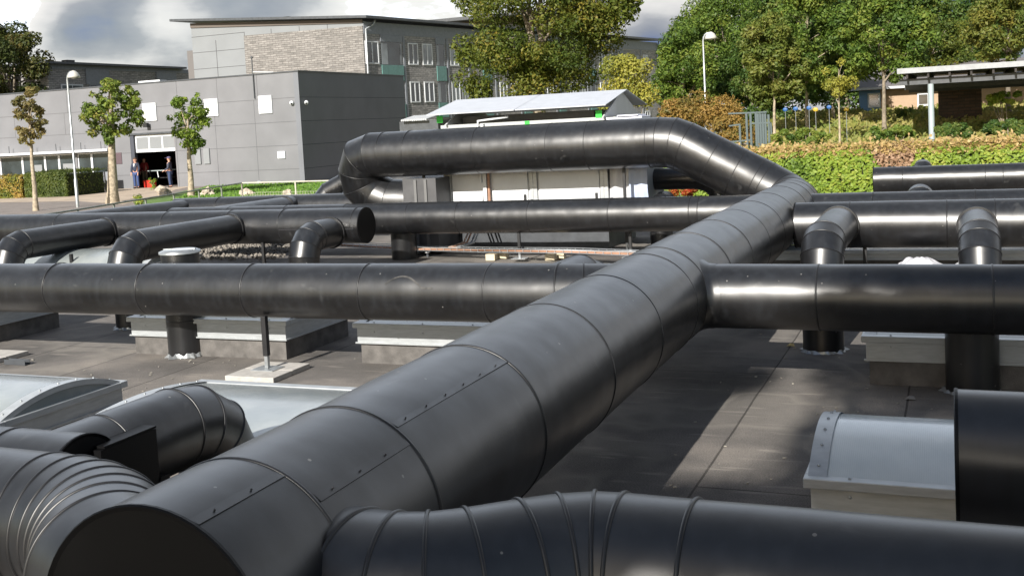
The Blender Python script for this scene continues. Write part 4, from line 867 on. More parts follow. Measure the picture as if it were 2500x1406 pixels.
# roof slab with overhang, mono pitch: a little higher to the left
rp = [Vector((-50.9, 61.7, 10.42)), Vector((C_.x+.6, 61.7, 9.35)), fpt(LL+.7, .6, 9.35), fpt(LL+.7, -14.6, 10.42)]
mb = MB(); mb.add([p for p in rp]+[p+Vector((0, 0, .17)) for p in rp], [(0, 3, 2, 1), (4, 5, 6, 7), (0, 1, 5, 4), (1, 2, 6, 5), (2, 3, 7, 6), (3, 0, 4, 7)]); rf = part(mb, 'roof', DGREY, ab)
mb = MB(); mb.box((-43.2, 64, 10.0), (-42.6, 64.6, 10.25)); part(mb, 'roof_vent', BLACKP, rf)
mb = MB(); mb.tube([fpt(.9, .25, 9.3), fpt(.7, .22, 9.0), fpt(.12, .1, 8.7), fpt(.08, .1, 5), fpt(.08, .1, G)], .065, 8); part(mb, 'downpipe', GALV, ab)
mb = MB(); mb.tube([fpt(LL-.1, .25, 9.3), fpt(LL-.1, .15, 8.9), fpt(LL-.1, .12, G)], .06, 8); part(mb, 'downpipe', DGREY, ab)
def awin(s0, s1, z0, z1, glass=GLASSL, blind=False):
    f_ = MB(); w = .08
    fbox(f_, s0, s1, .0, .05, z0, z0+w); fbox(f_, s0, s1, .0, .05, z1-w, z1); fbox(f_, s0, s0+w, .0, .05, z0+w, z1-w); fbox(f_, s1-w, s1, .0, .05, z0+w, z1-w)
    sm_ = (s0+s1)/2; fbox(f_, sm_-.045, sm_+.045, .0, .05, z0+w, z1-w); w_ = part(f_, 'window', WHITE if not blind else LGREY, ab)
    g = MB(); fbox(g, s0+.05, s1-.05, .001, .02, z0+.05, z1-.05); part(g, 'pane', OFFW if blind else glass, w_)
rg = random.Random(2)
for fl, (zb, zt) in enumerate(((6.45, 7.95), (3.85, 5.3), (1.2, 2.6))):
    units = [(0.05, 1.35, 'w'), (1.6, 3.75, 'b'), (4.4, 5.45, 'w'), (5.95, 7.05, 'w'), (7.5, 8.5, 'b'), (9.1, 10.1, 'w'), (10.35, 11.1, 'x'), (11.6, 12.7, 'w'), (13.1, 14.1, 'b'), (15.2, 16.2, 'w'), (16.8, 17.7, 'w'), (18.5, 19.5, 'b'), (20.4, 21.4, 'w'), (22, 23, 'w'), (23.8, 24.8, 'b'), (25.6, 26.6, 'w'), (27.2, 28.2, 'x'), (29, 30, 'b'), (30.8, 31.8, 'w'), (32.4, 33.4, 'w'), (34.2, 35.2, 'b'), (36, 37, 'w'), (37.6, 38.4, 'x'), (39.2, 40.2, 'w')]
    for s0, s1, k in units:
        if k == 'w': awin(s0, s1, zb, zt, GLASSL if rg.random() < .55 else GLASS)
        elif k == 'x': awin(s0, s1, zb, zt, blind=True)
        else:
            g = MB(); fbox(g, s0, s1, .001, .012, zb-.1, zt); bo = part(g, 'balcony_opening', GLASS, ab)
            for c0, c1 in ((s0+.05, s0+(s1-s0)*.3), (s1-(s1-s0)*.1, s1-.03)): g = MB(); fbox(g, c0, c1, .013, .03, zb, zt-.1); part(g, 'curtain', GLASSL, bo)
            g = MB(); fbox(g, s0-.05, s1+.02, .03, .09, zb-1.1, zb-.05); part(g, 'balcony_panel', TEAL, ab)
            if fl == 0: g = MB(); fbox(g, s0-.05, s1+.05, .02, .07, zt, ZA-.91); part(g, 'upper_board', MGREY, ab)
for s in (3.95, 8.8, 11.35, 14.7, 18.1, 23.4, 28.6, 33.8, 38.8): mb = MB(); fbox(mb, s-.09, s+.09, .001, .06, G, ZA-.92); part(mb, 'pilaster', MGREY, ab)
# second block behind
t = thing('rear_apartment_block', 'pale upper storey of another block showing above the long roof, beside the big tree', 'building', (-52, 110, G))
p = ony(1046, 60, 110); q = ony(1190, 50, 110); mb = MB(); mb.box((p.x, 110, G), (q.x+6, 125, 12.9)); part(mb, 'wall', LGREY, t); mb = MB(); mb.box((p.x-2.2, 108, 13.6), (q.x+8, 127, 13.95)); part(mb, 'roof', DGREY, t); mb = MB(); mb.box((p.x, 109.9, 12.9), (q.x+6, 125, 13.6)); part(mb, 'eaves_board', mat('brown2', (.13, .10, .08), .8), t)
# far-left block
t = thing('left_apartment_block', 'dark brick block with a thin flat roof seen above the school, left', 'building', (-65.2, 66, G))
mb = MB(); mb.box((-80, 64.4, G), (-65.2, 82, 8.2)); part(mb, 'wall', BRICKD, t)
mb = MB(); mb.box((-81, 63.6, 8.55), (-64.6, 80.2, 8.72)); part(mb, 'roof', DGREY, t)
mb = MB(); mb.box((-80.01, 64.39, 8.2), (-65.17, 82, 8.55)); part(mb, 'frieze_board', MGREY, t)
for y0, y1, k in ((65.6, 67.9, 'w'), (68.6, 70.6, 'b'), (72.6, 73.6, 'w'), (74.3, 76.1, 'w'), (77, 79, 'b')):
    mb = MB(); mb.box((-65.22, y0, 5.4), (-65.12, y1, 7.0)); w_ = part(mb, 'window', WHITE if k == 'w' else MGREY, t); mb = MB(); mb.box((-65.13, y0+.09, 5.4), (-65.11, (y0+y1)/2-.04, 6.9)); mb.box((-65.13, (y0+y1)/2+.04, 5.4), (-65.11, y1-.09, 6.9)); part(mb, 'pane', GLASSL if y0 < 68 else GLASS, w_)
    if k == 'b': mb = MB(); mb.box((-65.19, y0-.3, 7.0), (-65.1, y1+.3, 8.3)); part(mb, 'upper_board', MGREY, t)
mb = MB(); mb.box((-65.9, 66.6, 8.72), (-65.3, 67.4, 8.95)); part(mb, 'roof_vent', BLACKP, t)
# white house far right of the block
t = thing('white_house', 'white house with a grey roof and balcony between the apartment block and the trees', 'house', (-26, 112, 0)); 
a = ony(1597, 190, 110); b = ony(1665, 245, 110)
mb = MB(); mb.box((a.x-1, 110, 0), (b.x+2, 120, 6.2)); part(mb, 'wall', OFFW, t)
mb = MB(); mb.prism([(a.x-1.6, 109.5, 6.2), (b.x+3, 109.5, 6.2), (b.x+3, 109.5, 9.3), (a.x+2.2, 109.5, 8.8)], (0, 11, 0)); part(mb, 'roof', mat('slate_grey', (.12, .13, .14), .7), t)
mb = MB(); mb.box((a.x-1, 108.6, 4.9), (b.x+2, 109.9, 5.4)); part(mb, 'balcony', MGREY, t); mb = MB(); mb.box((a.x+.9, 109.93, 5.2+.2), (a.x+1.5, 109.99, 6.15)); mb.box((a.x+.2, 109.93, 3.6), (a.x+.7, 109.99, 4.6)); part(mb, 'window', GLASS, t)
mb = MB(); mb.box((b.x-1.2, 112, 8.5), (b.x+1.4, 114, 10.0)); part(mb, 'chimney', MGREY, t)

# ================================================================== STREET THINGS
def lamp(label, base, h, reach=.42, side=1):
    x, y, z = base; t = thing('street_lamp', label, 'street lamp', base, 'street lamps with bell shaped heads')
    mb = MB(); mb.tube([(x, y, z), (x, y, z+1.2), (x, y, z+1.22), (x, y, z+h-.3)], [.07, .07, .048, .04], 12); part(mb, 'pole', GALV, t)
    pts = [(x, y, z+h-.3)]+[(x+side*reach*(1-math.cos(a))*.6, y, z+h-.3+.32*math.sin(a)) for a in (0.5, .9, 1.3, 1.7, 2.1)]
    mb = MB(); mb.tube(pts, .04, 10); part(mb, 'arm', GALV, t)
    hx, hz = x+side*reach*.85, z+h-.06; mb = MB()
    prof = [(.03, .12), (.08, .10), (.17, .03), (.235, -.09), (.26, -.18), (.2, -.18)]
    V = []; n = 20
    for r_, dz in prof:
        for k in range(n): V.append((hx+math.cos(2*math.pi*k/n)*r_, y+math.sin(2*math.pi*k/n)*r_, hz+dz))
    mb.add(V, [(j*n+k, j*n+(k+1) % n, (j+1)*n+(k+1) % n, (j+1)*n+k) for j in range(len(prof)-1) for k in range(n)], True); part(mb, 'lamp_shade', mat('cream_enamel', (.50, .49, .45), .4), t)
    mb = MB(); mb.sphere((hx, y, hz-.16), .12, 12, (1, 1, .6)); part(mb, 'lamp_bowl', OFFW, t)
lamp('street lamp with a bell shaped head in front of the grey school, left', (-34.23, 34.83, G), 5.65, side=1)
p = ony(1722, 90, 45); lamp('tall pale street lamp with a bell shaped head before the green trees, right', (p.x-.1, 45, zg(p.x, 45)), p.z-zg(p.x, 45)+.12, reach=.38)
# bench
bx = ony(192, 460, 47.6).x; t = thing('park_bench', 'dark slatted bench under the school window behind the lamp post', 'bench', (bx, 47.6, G))
BW = mat('dark_bench_wood', (.07, .07, .075), .6, var=.2)
for y, z, w_, n_ in ((47.35, .44, .42, 'seat'),): mb = MB(); mb.box((bx-.3, y, G+z-.04), (bx+2.1, y+w_, G+z)); part(mb, n_, BW, t)
mb = MB(); mb.box((bx, 47.82, G+.55), (bx+2.1, 47.86, G+1.05)); part(mb, 'backrest', MGREY, t)
for x in (bx+.2, bx+1.8): mb = MB(); mb.box((x-.03, 47.4, G), (x+.03, 47.46, G+.4)); mb.box((x-.03, 47.76, G), (x+.03, 47.82, G+1.05)); part(mb, 'leg', BW, t)
# boulders
for i, (px, py, s_) in enumerate(((400, 478, .34), (505, 478, .27), (604, 478, .26), (700, 480, .22))):
    p = onz(px, py, G); mb = MB(); mb.sphere((0, 0, 0), s_, 16, (1, .8, .95))
    mb.v = [tuple(Vector(v)*(1+.75*noise.noise(Vector(v)/s_*1.3+Vector((i*5, 0, 0)))+.25*noise.noise(Vector(v)/s_*3.1))+Vector((p.x, p.y, G+s_*.35))) for v in mb.v]; mb.sm = [False]*len(mb.sm)
    o = mb.build('boulder', ROCK); tag(o, ['tall pale boulder beside the paved path to the door', 'pinkish boulder on the lawn under the handrail', 'tan boulder on the lawn at the fence corner', 'low boulder at the mesh fence'][i], 'boulder', 'boulders on the lawn')
# store room content
t = thing('work_trolley', 'glass topped trolley with black legs standing in the open doorway', 'trolley', (-42.65, YS+1.2, G))
mb = MB(); mb.box((-43.45, YS+.9, G+.92), (-41.95, YS+1.7, G+.96)); part(mb, 'top', mat('pale_top', (.35, .4, .4), .2), t)
for x in (-43.35, -42.1): mb = MB(); mb.bar((x, YS+1, G+.92), (x+.15, YS+1, G), .06); part(mb, 'leg', BLACKP, t)
mb = MB(); mb.bar((-43.35, YS+1.6, G+.5), (-42.1, YS+1.6, G+.5), .4, .05); part(mb, 'shelf', BLACKP, t)
mb = MB(); mb.tube([(-42.65, YS+.85, G+.9), (-42.6, YS+.85, G+.55)], .03, 8); part(mb, 'handle', WHITE, t)
t = thing('red_crate', 'bright red crate on the floor of the open doorway', 'crate', (-42.5, YS+.6, G))
mb = MB(); mb.box((-43.35, YS+.4, G+.01), (-42.75, YS+.8, G+.05)); 
for a, b in (((-43.35, YS+.4), (-42.75, YS+.43)), ((-43.35, YS+.77), (-42.75, YS+.8)), ((-43.35, YS+.43), (-43.32, YS+.77)), ((-42.78, YS+.43), (-42.75, YS+.77))): mb.box((*a, G+.05), (*b, G+.42))
part(mb, 'crate_body', mat('bright_red', (.6, .03, .015), .5), t)
KH_ = mat('cardboard', (.30, .22, .14), .9)
t = thing('storage_shelf', 'dark storage shelf with boxes at the back of the open doorway', 'shelf', (-41.6, YS+4, G))
mb = MB()
for z_ in (.05, .7, 1.35, 1.95): mb.box((-42.9, YS+3.6, G+z_), (-40.8, YS+4.2, G+z_+.04))
for x_ in (-42.9, -41.85, -40.84): mb.box((x_, YS+3.62, G), (x_+.04, YS+4.18, G+2.3))
part(mb, 'rack', MGREY, t)
for i in range(7):
    x_ = -42.75+(i % 4)*.5; z_ = (.74, 1.39)[i//4]; mb = MB(); mb.box((x_, YS+3.65, G+z_), (x_+.36, YS+4.0, G+z_+.3+.05*(i % 3))); part(mb, 'box', (SAND, KH_, LGREY)[i % 3], t)
# people -----------------------------------------------------------
SKIN = mat('skin', (.55, .30, .21), .55); NAVY = mat('navy_jacket', (.025, .033, .06), .8); BLUE = mat('blue_work_trousers', (.045, .075, .19), .85); REDS = mat('red_jersey', (.28, .02, .02), .8); KHA = mat('khaki', (.22, .18, .12), .9); HAIR = mat('brown_hair', (.06, .035, .02), .8); BOOT = mat('black_boots', (.02, .02, .02), .6)
def skinned(name, verts, edges, rad, m, parent, root=0, lev=2):
    off = wloc(parent); me = bpy.data.meshes.new(name); me.from_pydata([tuple(Vector(v)-off) for v in verts], edges, []); me.materials.append(m)
    o = bpy.data.objects.new(name, me); COL.objects.link(o); o.parent = parent
    s = o.modifiers.new('skin', 'SKIN'); s.use_smooth_shade = True
    for i, r_ in enumerate(rad): me.skin_vertices[0].data[i].radius = (r_, r_) if not isinstance(r_, tuple) else r_
    me.skin_vertices[0].data[root].use_root = True
    o.modifiers.new('sub', 'SUBSURF').levels = lev; o.modifiers['sub'].render_levels = lev
    return o
def person(label, pos, face, top, legs_, shirt=None, capm=None, scale=1.0, armpose=0):
    t = thing('person', label, 'person', pos); c, s = math.cos(face), math.sin(face)
    def P(x, y, z): x, y, z = x*scale, y*scale, z*scale; return (pos[0]+x*c-y*s, pos[1]+x*s+y*c, pos[2]+z)   # +x right of the person, -y is forward
    k = armpose
    ak = ((-.24, -.02, 1.12), (-.20, -.14, .90)) if k == 0 else ((-.25, 0, 1.12), (-.22, -.24, .98))
    body = [(0, 0, .95), (0, 0, 1.15), (0, .01, 1.38), (0, 0, 1.48), (0, -.01, 1.56), (0, -.01, 1.66), (0, -.005, 1.74),
            (-.17, .01, 1.40), ak[0], ak[1], (.17, .01, 1.40), (-ak[0][0], ak[0][1], ak[0][2]), (-ak[1][0], ak[1][1], ak[1][2]),
            (-.09, 0, .88), (-.10, -.01, .48), (-.10, .02, .09), (-.11, -.13, .04), (.09, 0, .88), (.10, -.01, .48), (.10, .02, .09), (.11, -.13, .04)]
    ed = [(0, 1), (1, 2), (2, 3), (3, 4), (4, 5), (5, 6), (2, 7), (7, 8), (8, 9), (2, 10), (10, 11), (11, 12), (0, 13), (13, 14), (14, 15), (15, 16), (0, 17), (17, 18), (18, 19), (19, 20)]
    rad = [.12, .11, .13, .055, .075, .095, .06, .055, .04, .03, .055, .04, .03, .08, .055, .04, .035, .08, .055, .04, .035]
    for sgn, w in ((-1, 9), (1, 12)):      # palm, four fingers and a thumb per hand
        b0 = body[w]; d = Vector((0, -.03, -.09)) if k == 0 else Vector((0, -.09, -.02)); pm = Vector(b0)+d; body.append(tuple(pm)); rad.append(.026); ed.append((w, len(body)-1)); pi = len(body)-1
        for f_ in range(4):
            q = pm+Vector((.014*(f_-1.5), -.01, -.035)); q2 = q+Vector((0, -.018, -.03*(1 if f_ in (1, 2) else .8))); body += [tuple(q), tuple(q2)]; rad += [.009, .008]; ed += [(pi, len(body)-2), (len(body)-2, len(body)-1)]
        q = Vector(b0)+d*.5+Vector((-sgn*.03, -.025, 0)); body.append(tuple(q)); rad.append(.010); ed.append((pi, len(body)-1))
    skinned('body', [P(*b) for b in body], ed, [r_*scale for r_ in rad], SKIN, t)
    # jacket
    jb = [(0, 0, .90), (0, 0, 1.15), (0, .01, 1.38), (0, 0, 1.46), (-.17, .01, 1.40), ak[0], tuple(Vector(ak[1])+Vector((0, .01, .02))), (.17, .01, 1.40), (-ak[0][0], ak[0][1], ak[0][2]), (-ak[1][0], ak[1][1]+.01, ak[1][2]+.02)]
    skinned('jacket', [P(*b) for b in jb], [(0, 1), (1, 2), (2, 3), (2, 4), (4, 5), (5, 6), (2, 7), (7, 8), (8, 9)], [r_*scale for r_ in (.15, .145, .16, .08, .075, .06, .048, .075, .06, .048)], top, t)
    tb = [(0, 0, .93), (-.09, 0, .86), (-.10, -.01, .48), (-.10, .02, .10), (.09, 0, .86), (.10, -.01, .48), (.10, .02, .10)]
    skinned('trousers', [P(*b) for b in tb], [(0, 1), (1, 2), (2, 3), (0, 4), (4, 5), (5, 6)], [r_*scale for r_ in (.135, .10, .075, .062, .10, .075, .062)], legs_, t)
    for sgn in (-1, 1): mb = MB(); mb.sphere(P(sgn*.105, -.05, .045), .1*scale, 10, (.55, 1.3, .5)); part(mb, 'shoe', BOOT, t)
    # face: nose, eyes, mouth, ears
    mb = MB(); mb.sphere(P(0, -.115, 1.62), .018*scale, 8); part(mb, 'nose', SKIN, t)
    mb = MB(); mb.sphere(P(-.035, -.095, 1.655), .011*scale, 8); mb.sphere(P(.035, -.095, 1.655), .011*scale, 8); part(mb, 'eyes', BOOT, t)
    mb = MB(); mb.sphere(P(0, -.098, 1.575), .02*scale, 8, (1, .5, .35)); part(mb, 'mouth', mat('lips', (.35, .12, .1), .6), t)
    for sgn in (-1, 1): mb = MB(); mb.sphere(P(sgn*.098, 0, 1.63), .024*scale, 8, (.5, .8, 1.2)); part(mb, 'ear', SKIN, t)
    mb = MB(); mb.sphere(P(0, .018, 1.68), .112*scale, 16, (1, 1.05, .8), half=True); mb.sphere(P(0, .05, 1.64), .085*scale, 12, (1.1, .8, 1)); part(mb, 'hair', HAIR, t)
    if capm:
        mb = MB(); mb.sphere(P(0, .0, 1.69), .122*scale, 16, (1, 1.1, .75), half=True); mb.obox(P(0, -.15, 1.70), tuple(Vector(P(.08, 0, 0))-Vector(P(0, 0, 0))), tuple(Vector(P(0, .07, 0))-Vector(P(0, 0, 0))), (0, 0, .006)); part(mb, 'cap', capm, t)
    if shirt:
        mb = MB(); mb.prism([P(-.05, -.158, 1.42), P(.05, -.158, 1.42), P(0, -.172, 1.22)], tuple(Vector(P(0, .03, 0))-Vector(P(0, 0, 0)))); part(mb, 'shirt_front', shirt, t)
    return t
person('man in dark jacket, white shirt and blue trousers left of the open door', (-43.30, YS-.2, G), .25, NAVY, BLUE, WHITE, None, 1.0, 0)
person('man in a cap and dark blue workwear at the right of the open door', (-40.92, YS-.15, G), -1.25, mat('dark_blue_jacket', (.045, .05, .075), .8), mat('blue_trousers_dark', (.035, .055, .12), .85), None, mat('purple_cap', (.10, .08, .16), .8), .98, 1)
person('person in a red top and khaki trousers inside the dark doorway', (-44.15, YS+1.5, G), .25, REDS, KHA, None, None, .97, 0)

# ================================================================== VEGETATION
def leaves(name, m, parent, pts, nrm, size, seed=0, tone=None, jitter=.9, curl=.25):
    """many small folded leaf clumps (two triangles pairs each) at given points"""
    g = np.random.default_rng(seed); n = len(pts); pts = np.asarray(pts, float)
    off = wloc(parent) if parent else Vector((0, 0, 0)); pts = pts-np.array(off)
    d = np.asarray(nrm, float)+g.normal(0, jitter, (n, 3)); d /= np.linalg.norm(d, axis=1)[:, None]+1e-9
    a = np.cross(d, g.normal(0, 1, (n, 3))); a /= np.linalg.norm(a, axis=1)[:, None]+1e-9; b = np.cross(d, a)
    s = size*g.uniform(.6, 1.35, (n, 1)); w = s*g.uniform(.35, .65, (n, 1))
    v0 = pts-a*s*.5; v2 = pts+a*s*.5; v1 = pts+b*w*.5+d*s*curl*.4; v3 = pts-b*w*.5+d*s*curl*.4
    V = np.stack([v0, v1, v2, v3], 1).reshape(-1, 3)
    me = bpy.data.meshes.new(name); me.vertices.add(4*n); me.vertices.foreach_set('co', V.ravel())
    me.loops.add(6*n); me.polygons.add(2*n)
    idx = (np.arange(n)[:, None]*4+np.array([0, 1, 2, 0, 2, 3])[None]).ravel()
    me.loops.foreach_set('vertex_index', idx.astype(np.int32)); me.polygons.foreach_set('loop_start', (np.arange(2*n)*3).astype(np.int32))
    try: me.polygons.foreach_set('loop_total', np.full(2*n, 3, dtype=np.int32))
    except Exception: pass
    me.update(); me.materials.append(m)
    at = me.attributes.new('tone', 'FLOAT', 'POINT'); tn = g.uniform(0, 1, n) if tone is None else np.clip(tone+g.normal(0, .16, n), 0, 1)
    at.data.foreach_set('value', np.repeat(tn, 4).astype(np.float32))
    o = bpy.data.objects.new(name, me); COL.objects.link(o)
    if parent: o.parent = parent
    return o
def cloud_pts(blobs, n, g, shell=.55):
    w = np.array([b[1]**2 for b in blobs]); idx = g.choice(len(blobs), n, p=w/w.sum())
    c = np.array([b[0] for b in blobs])[idx]; r_ = np.array([b[1] for b in blobs])[idx]
    d = g.normal(0, 1, (n, 3)); d /= np.linalg.norm(d, axis=1)[:, None]
    rr = (shell+(1-shell)*g.uniform(0, 1, n)**.6)*g.normal(1, .09, n)
    P_ = c+d*(r_*rr)[:, None]*np.array([1, 1, .8]); return P_, d, idx
def tree(name, label, base, crown_c, crown_r, nblob, nleaf, size, m, bark=BARK, trunk_r=.18, group=None, seed=1, br=.34, fork=None, limbs=7, blob_z=1.0, spread=.75, bare=0, wob=.05, ls=.5):
    g = np.random.default_rng(seed); t = thing(name, label, 'tree', base, group); base = Vector(base); cc = Vector(crown_c)
    blobs = []; k = 0
    while len(blobs) < nblob and k < 5000:
        k += 1; d = g.normal(0, 1, 3); d /= np.linalg.norm(d); rad = g.uniform(.25, 1)**.5*spread
        p = np.array(cc)+d*rad*np.array(crown_r); blobs.append((p, br*float(np.mean(crown_r))*g.uniform(.55, 1.25)))
    # trunk
    top = Vector((cc.x, cc.y, cc.z+crown_r[2]*.25)); mb = MB(); pts = []; rs_ = []
    for i in range(9):
        u_ = i/8; q = base.lerp(top, u_); q = q+Vector((noise.noise(Vector((u_*3, seed, 0))), noise.noise(Vector((0, u_*3, seed))), 0))*wob*(top-base).length*min(1, u_*2); pts.append(q); rs_.append(trunk_r*(1.25 if i == 0 else 1)*(1-.75*u_))
    mb.tube(pts, rs_, 12)
    zlo = cc.z-crown_r[2]*.8
    for b in range(limbs):
        u_ = ls+(.95-ls)*b/limbs; i = min(7, int(u_*8)); s_ = pts[i].lerp(pts[i+1], u_*8-i); tgt = Vector(blobs[int(g.integers(len(blobs)))][0]); 
        if tgt.z < s_.z-.3: tgt.z = s_.z+.4
        mid = s_.lerp(tgt, .5)+Vector((0, 0, .12*(tgt-s_).length)); r0 = trunk_r*(1-.75*u_)*.62
        mb.tube([s_, s_.lerp(mid, .5)+Vector((0, 0, .03)), mid, mid.lerp(tgt, .5)+Vector((.05, 0, 0)), tgt], [r0, r0*.8, r0*.62, r0*.42, r0*.15], 7)
    part(mb, 'trunk', bark, t)
    P_, d, idx = cloud_pts(blobs, nleaf, g); tone = g.uniform(.15, .75, len(blobs))[idx]
    up = d+np.array([0, 0, .5]); o = leaves('crown', m, t, P_, up, size, seed, tone, .7)
    return t
# big tree behind the unit
bt = tree('large_tree', 'large broad oak like tree in full leaf behind the white unit, covering the apartment block', (ony(1310, 235, 50).x, 50, G), (-18.7, 50, 7.2), (3.8, 3.4, 4.2), 100, 50000, .17, LF_OAK, trunk_r=.42, seed=4, br=.25, limbs=16, spread=.95)
# small extra lobe on the left, lower
for lo in (1,):
    g = np.random.default_rng(77); bl = [(np.array((-22.4+g.normal(0, .45), 50+g.normal(0, .6), 6.4+g.normal(0, 1.3))), .7) for _ in range(11)]+[(np.array((-14.6+g.normal(0, .55), 50, 7.6+g.normal(0, .7))), .7) for _ in range(12)]+[(np.array((-19.0+g.normal(0, 1.1), 49.6, 4.6+g.normal(0, .5))), .75) for _ in range(12)]
    P_, d, ix = cloud_pts(bl, 9500, g); leaves('outer_foliage', LF_OAK, bt, P_, d+np.array([0, 0, .5]), .22, 78, np.full(9500, .45), .7)
# pollards
g3 = 'pollard trees in front of the school'
tree('pollard_tree', 'thin pollard tree with brownish leaves, leftmost of the three', (-35.22, 33.54, G), (-35.1, 33.5, 3.35), (.62, .55, 1.25), 46, 1900, .17, leaf_mat('brownish_leaves', [(.12, .12, .04), (.20, .17, .06), (.28, .21, .08), (.16, .20, .045)]), BARKP, .11, g3, 11, .22, limbs=8, wob=.015, ls=.66, spread=1.08)
tree('pollard_tree', 'stout pollard tree with a bushy green crown, middle of the three', (-34.16, 36.79, G), (-33.8, 36.8, 3.5), (1.2, 1.1, 1.25), 80, 4600, .18, leaf_mat('pollard_green', [(.07, .12, .02), (.13, .19, .03), (.22, .27, .045), (.28, .24, .06)]), BARKP, .26, g3, 12, .2, limbs=10, wob=.01, ls=.66, spread=1.08)
tree('pollard_tree', 'bright green pollard tree before the plain wall, rightmost of the three', (-32.6, 40.12, G), (-32.45, 40.1, 2.85), (.85, .8, 1.4), 56, 2900, .17, leaf_mat('pollard_light', [(.09, .16, .025), (.17, .25, .035), (.27, .33, .05)]), BARKP, .15, g3, 13, .22, limbs=9, wob=.02, ls=.66, spread=1.08)
# grove on the right
gv = 'trees of the grove behind the hedge'
grove = [  # px of trunk, Y, crown centre py, half width px, half height px, leaf mat, label, trunk radius
    (1668, 52, 165, 60, 115, LF_GRN, 'bushy green tree just left of the tall lamp', .16), (1772, 58, 95, 105, 110, LF_GRN, 'broad dark green tree behind the tall lamp', .2), (1840, 55, 200, 75, 105, LF_DRK, 'darkest green tree right of the tall lamp', .18),
    (1888, 47, 120, 70, 75, leaf_mat('yellowing_leaves', [(.08, .12, .02), (.14, .17, .03), (.22, .21, .045)]), 'yellowing tree with a forked pale trunk right of the lamp', .12), (1968, 50, 60, 75, 120, LF_GRN, 'tall tree with a straight pale trunk in the middle of the grove', .14), (2032, 54, 70, 85, 120, LF_DRK, 'tall dark tree behind the slender sapling', .15),
    (2156, 48, 62, 105, 76, LF_GRN, 'big green tree with a leaning trunk left of the canopy', .17), (2255, 62, 90, 95, 55, LF_OAK, 'olive tree showing above the canopy roof, left', .16), (2350, 66, 90, 80, 50, LF_DRK, 'dark tree showing above the canopy roof, middle', .16), (2460, 54, 40, 85, 80, leaf_mat('golden_leaves', [(.07, .11, .02), (.15, .17, .03), (.25, .21, .04)]), 'golden autumn tree above the right end of the canopy', .2)]
for i, (px, Y, cy, hw, hh, m_, lab, tr_) in enumerate(grove):
    c_ = ony(px, cy, Y); k_ = (ony(px+100, cy, Y)-c_).length/100; z0 = zg(c_.x, Y); b_ = ony(px, cy+hh+60, Y)
    cy += 32; hh += 38; c_ = ony(px, cy, Y); rx, rz = hw*k_, hh*k_; n_ = int(min(42000, 4400*rx*rz)); n_ = max(n_, 14000)
    tree('grove_tree', lab, (b_.x, Y, z0-.1), (c_.x, Y, c_.z), (rx*1.2, rx, rz), 72, n_, .165, m_, BARK if i not in (3, 4, 5) else BARKP, tr_*.62, gv, 30+i, .25, limbs=13, spread=1.0, wob=.02)
# dark filler mass behind the grove
for px, Y, cy, hw, hh, lab in ((1730, 70, 150, 95, 125, 'tree in the back of the grove behind the lamp'), (1900, 70, 105, 125, 160, 'tree in the back of the grove, middle'), (2060, 68, 110, 125, 175, 'tree in the back of the grove behind the sapling'), (2200, 74, 95, 135, 140, 'tree in the back of the grove above the tan house'), (2400, 78, 90, 120, 100, 'tree in the back of the grove behind the canopy')):
    c_ = ony(px, cy, Y); k_ = (ony(px+100, cy, Y)-c_).length/100; rx, rz = hw*k_, hh*k_
    tree('grove_tree', lab, (c_.x, Y, zg(c_.x, Y)-.1), (c_.x, Y, c_.z), (rx*1.15, rx*.8, rz*1.05), 70, 30000, .25, LF_DRK, BARK, .22, gv, px, .36, limbs=6, spread=.9)
# undergrowth
def bush(name, label, px, py, Y, rx_px, rz_px, m, n=2600, size=.14, seed=1, cat='bush', group=None, zoff=0):
    c_ = ony(px, py, Y); k_ = (ony(px+100, py, Y)-c_).length/100; g = np.random.default_rng(seed); rx, rz = rx_px*k_, rz_px*k_
    zb = zg(c_.x, Y) if Y > 24 else 0
    t = thing(name, label, cat, (c_.x, Y, zb), group)
    bl = [(np.array((c_.x+g.uniform(-1, 1)*rx*.75, Y+g.uniform(-.6, .6)*rx*.6, c_.z+g.uniform(-.75, .6)*rz)), min(rx, rz)*g.uniform(.3, .6)) for _ in range(20)]
    P_, d, ix = cloud_pts(bl, n, g); leaves('foliage', m, t, P_, d+np.array([0, -.2, .5]), size, seed, g.uniform(.1, .9, 20)[ix], .7)
    mb = MB()
    for k in range(5): q = bl[k][0]; mb.tube([(c_.x+.05*k, Y, zb-.05), (q[0], q[1], q[2])], [.03, .01], 6)
    part(mb, 'stems', BARK, t); return t
bush('yellow_tree', 'yellow green feathery young tree right of the white unit', 1528, 205, 32, 68, 88, LF_YEL, 6500, .10, 51, 'tree')
bush('autumn_shrub', 'orange brown autumn shrub left of the lamp foot', 1665, 275, 40, 55, 42, LF_ORG, 4200, .11, 52, group='autumn shrubs before the grove')
bush('autumn_shrub', 'tall golden brown autumn shrub at the lamp foot', 1742, 262, 42, 62, 62, LF_ORG, 5600, .11, 53, group='autumn shrubs before the grove')
bush('autumn_shrub', 'golden shrub behind the steel gate frame', 1790, 315, 38.5, 60, 36, LF_ORG, 3600, .11, 54, group='autumn shrubs before the grove')
bush('green_shrub', 'low green shrubs at the gate just above the hedge', 1955, 335, 36, 90, 26, LF_GRN, 5000, .11, 55, group='green shrubs above the hedge')
bush('green_shrub', 'low dark shrub left of the canopy post', 2165, 328, 38, 85, 24, LF_GRN, 4600, .11, 56, group='green shrubs above the hedge')
bush('green_shrub', 'dark shrub right behind the canopy post', 2325, 318, 39, 55, 22, LF_DRK, 3600, .11, 57, group='green shrubs above the hedge')
bush('green_shrub', 'dark shrub at the right edge above the hedge', 2450, 312, 39, 70, 24, LF_DRK, 4200, .11, 58, group='green shrubs above the hedge')
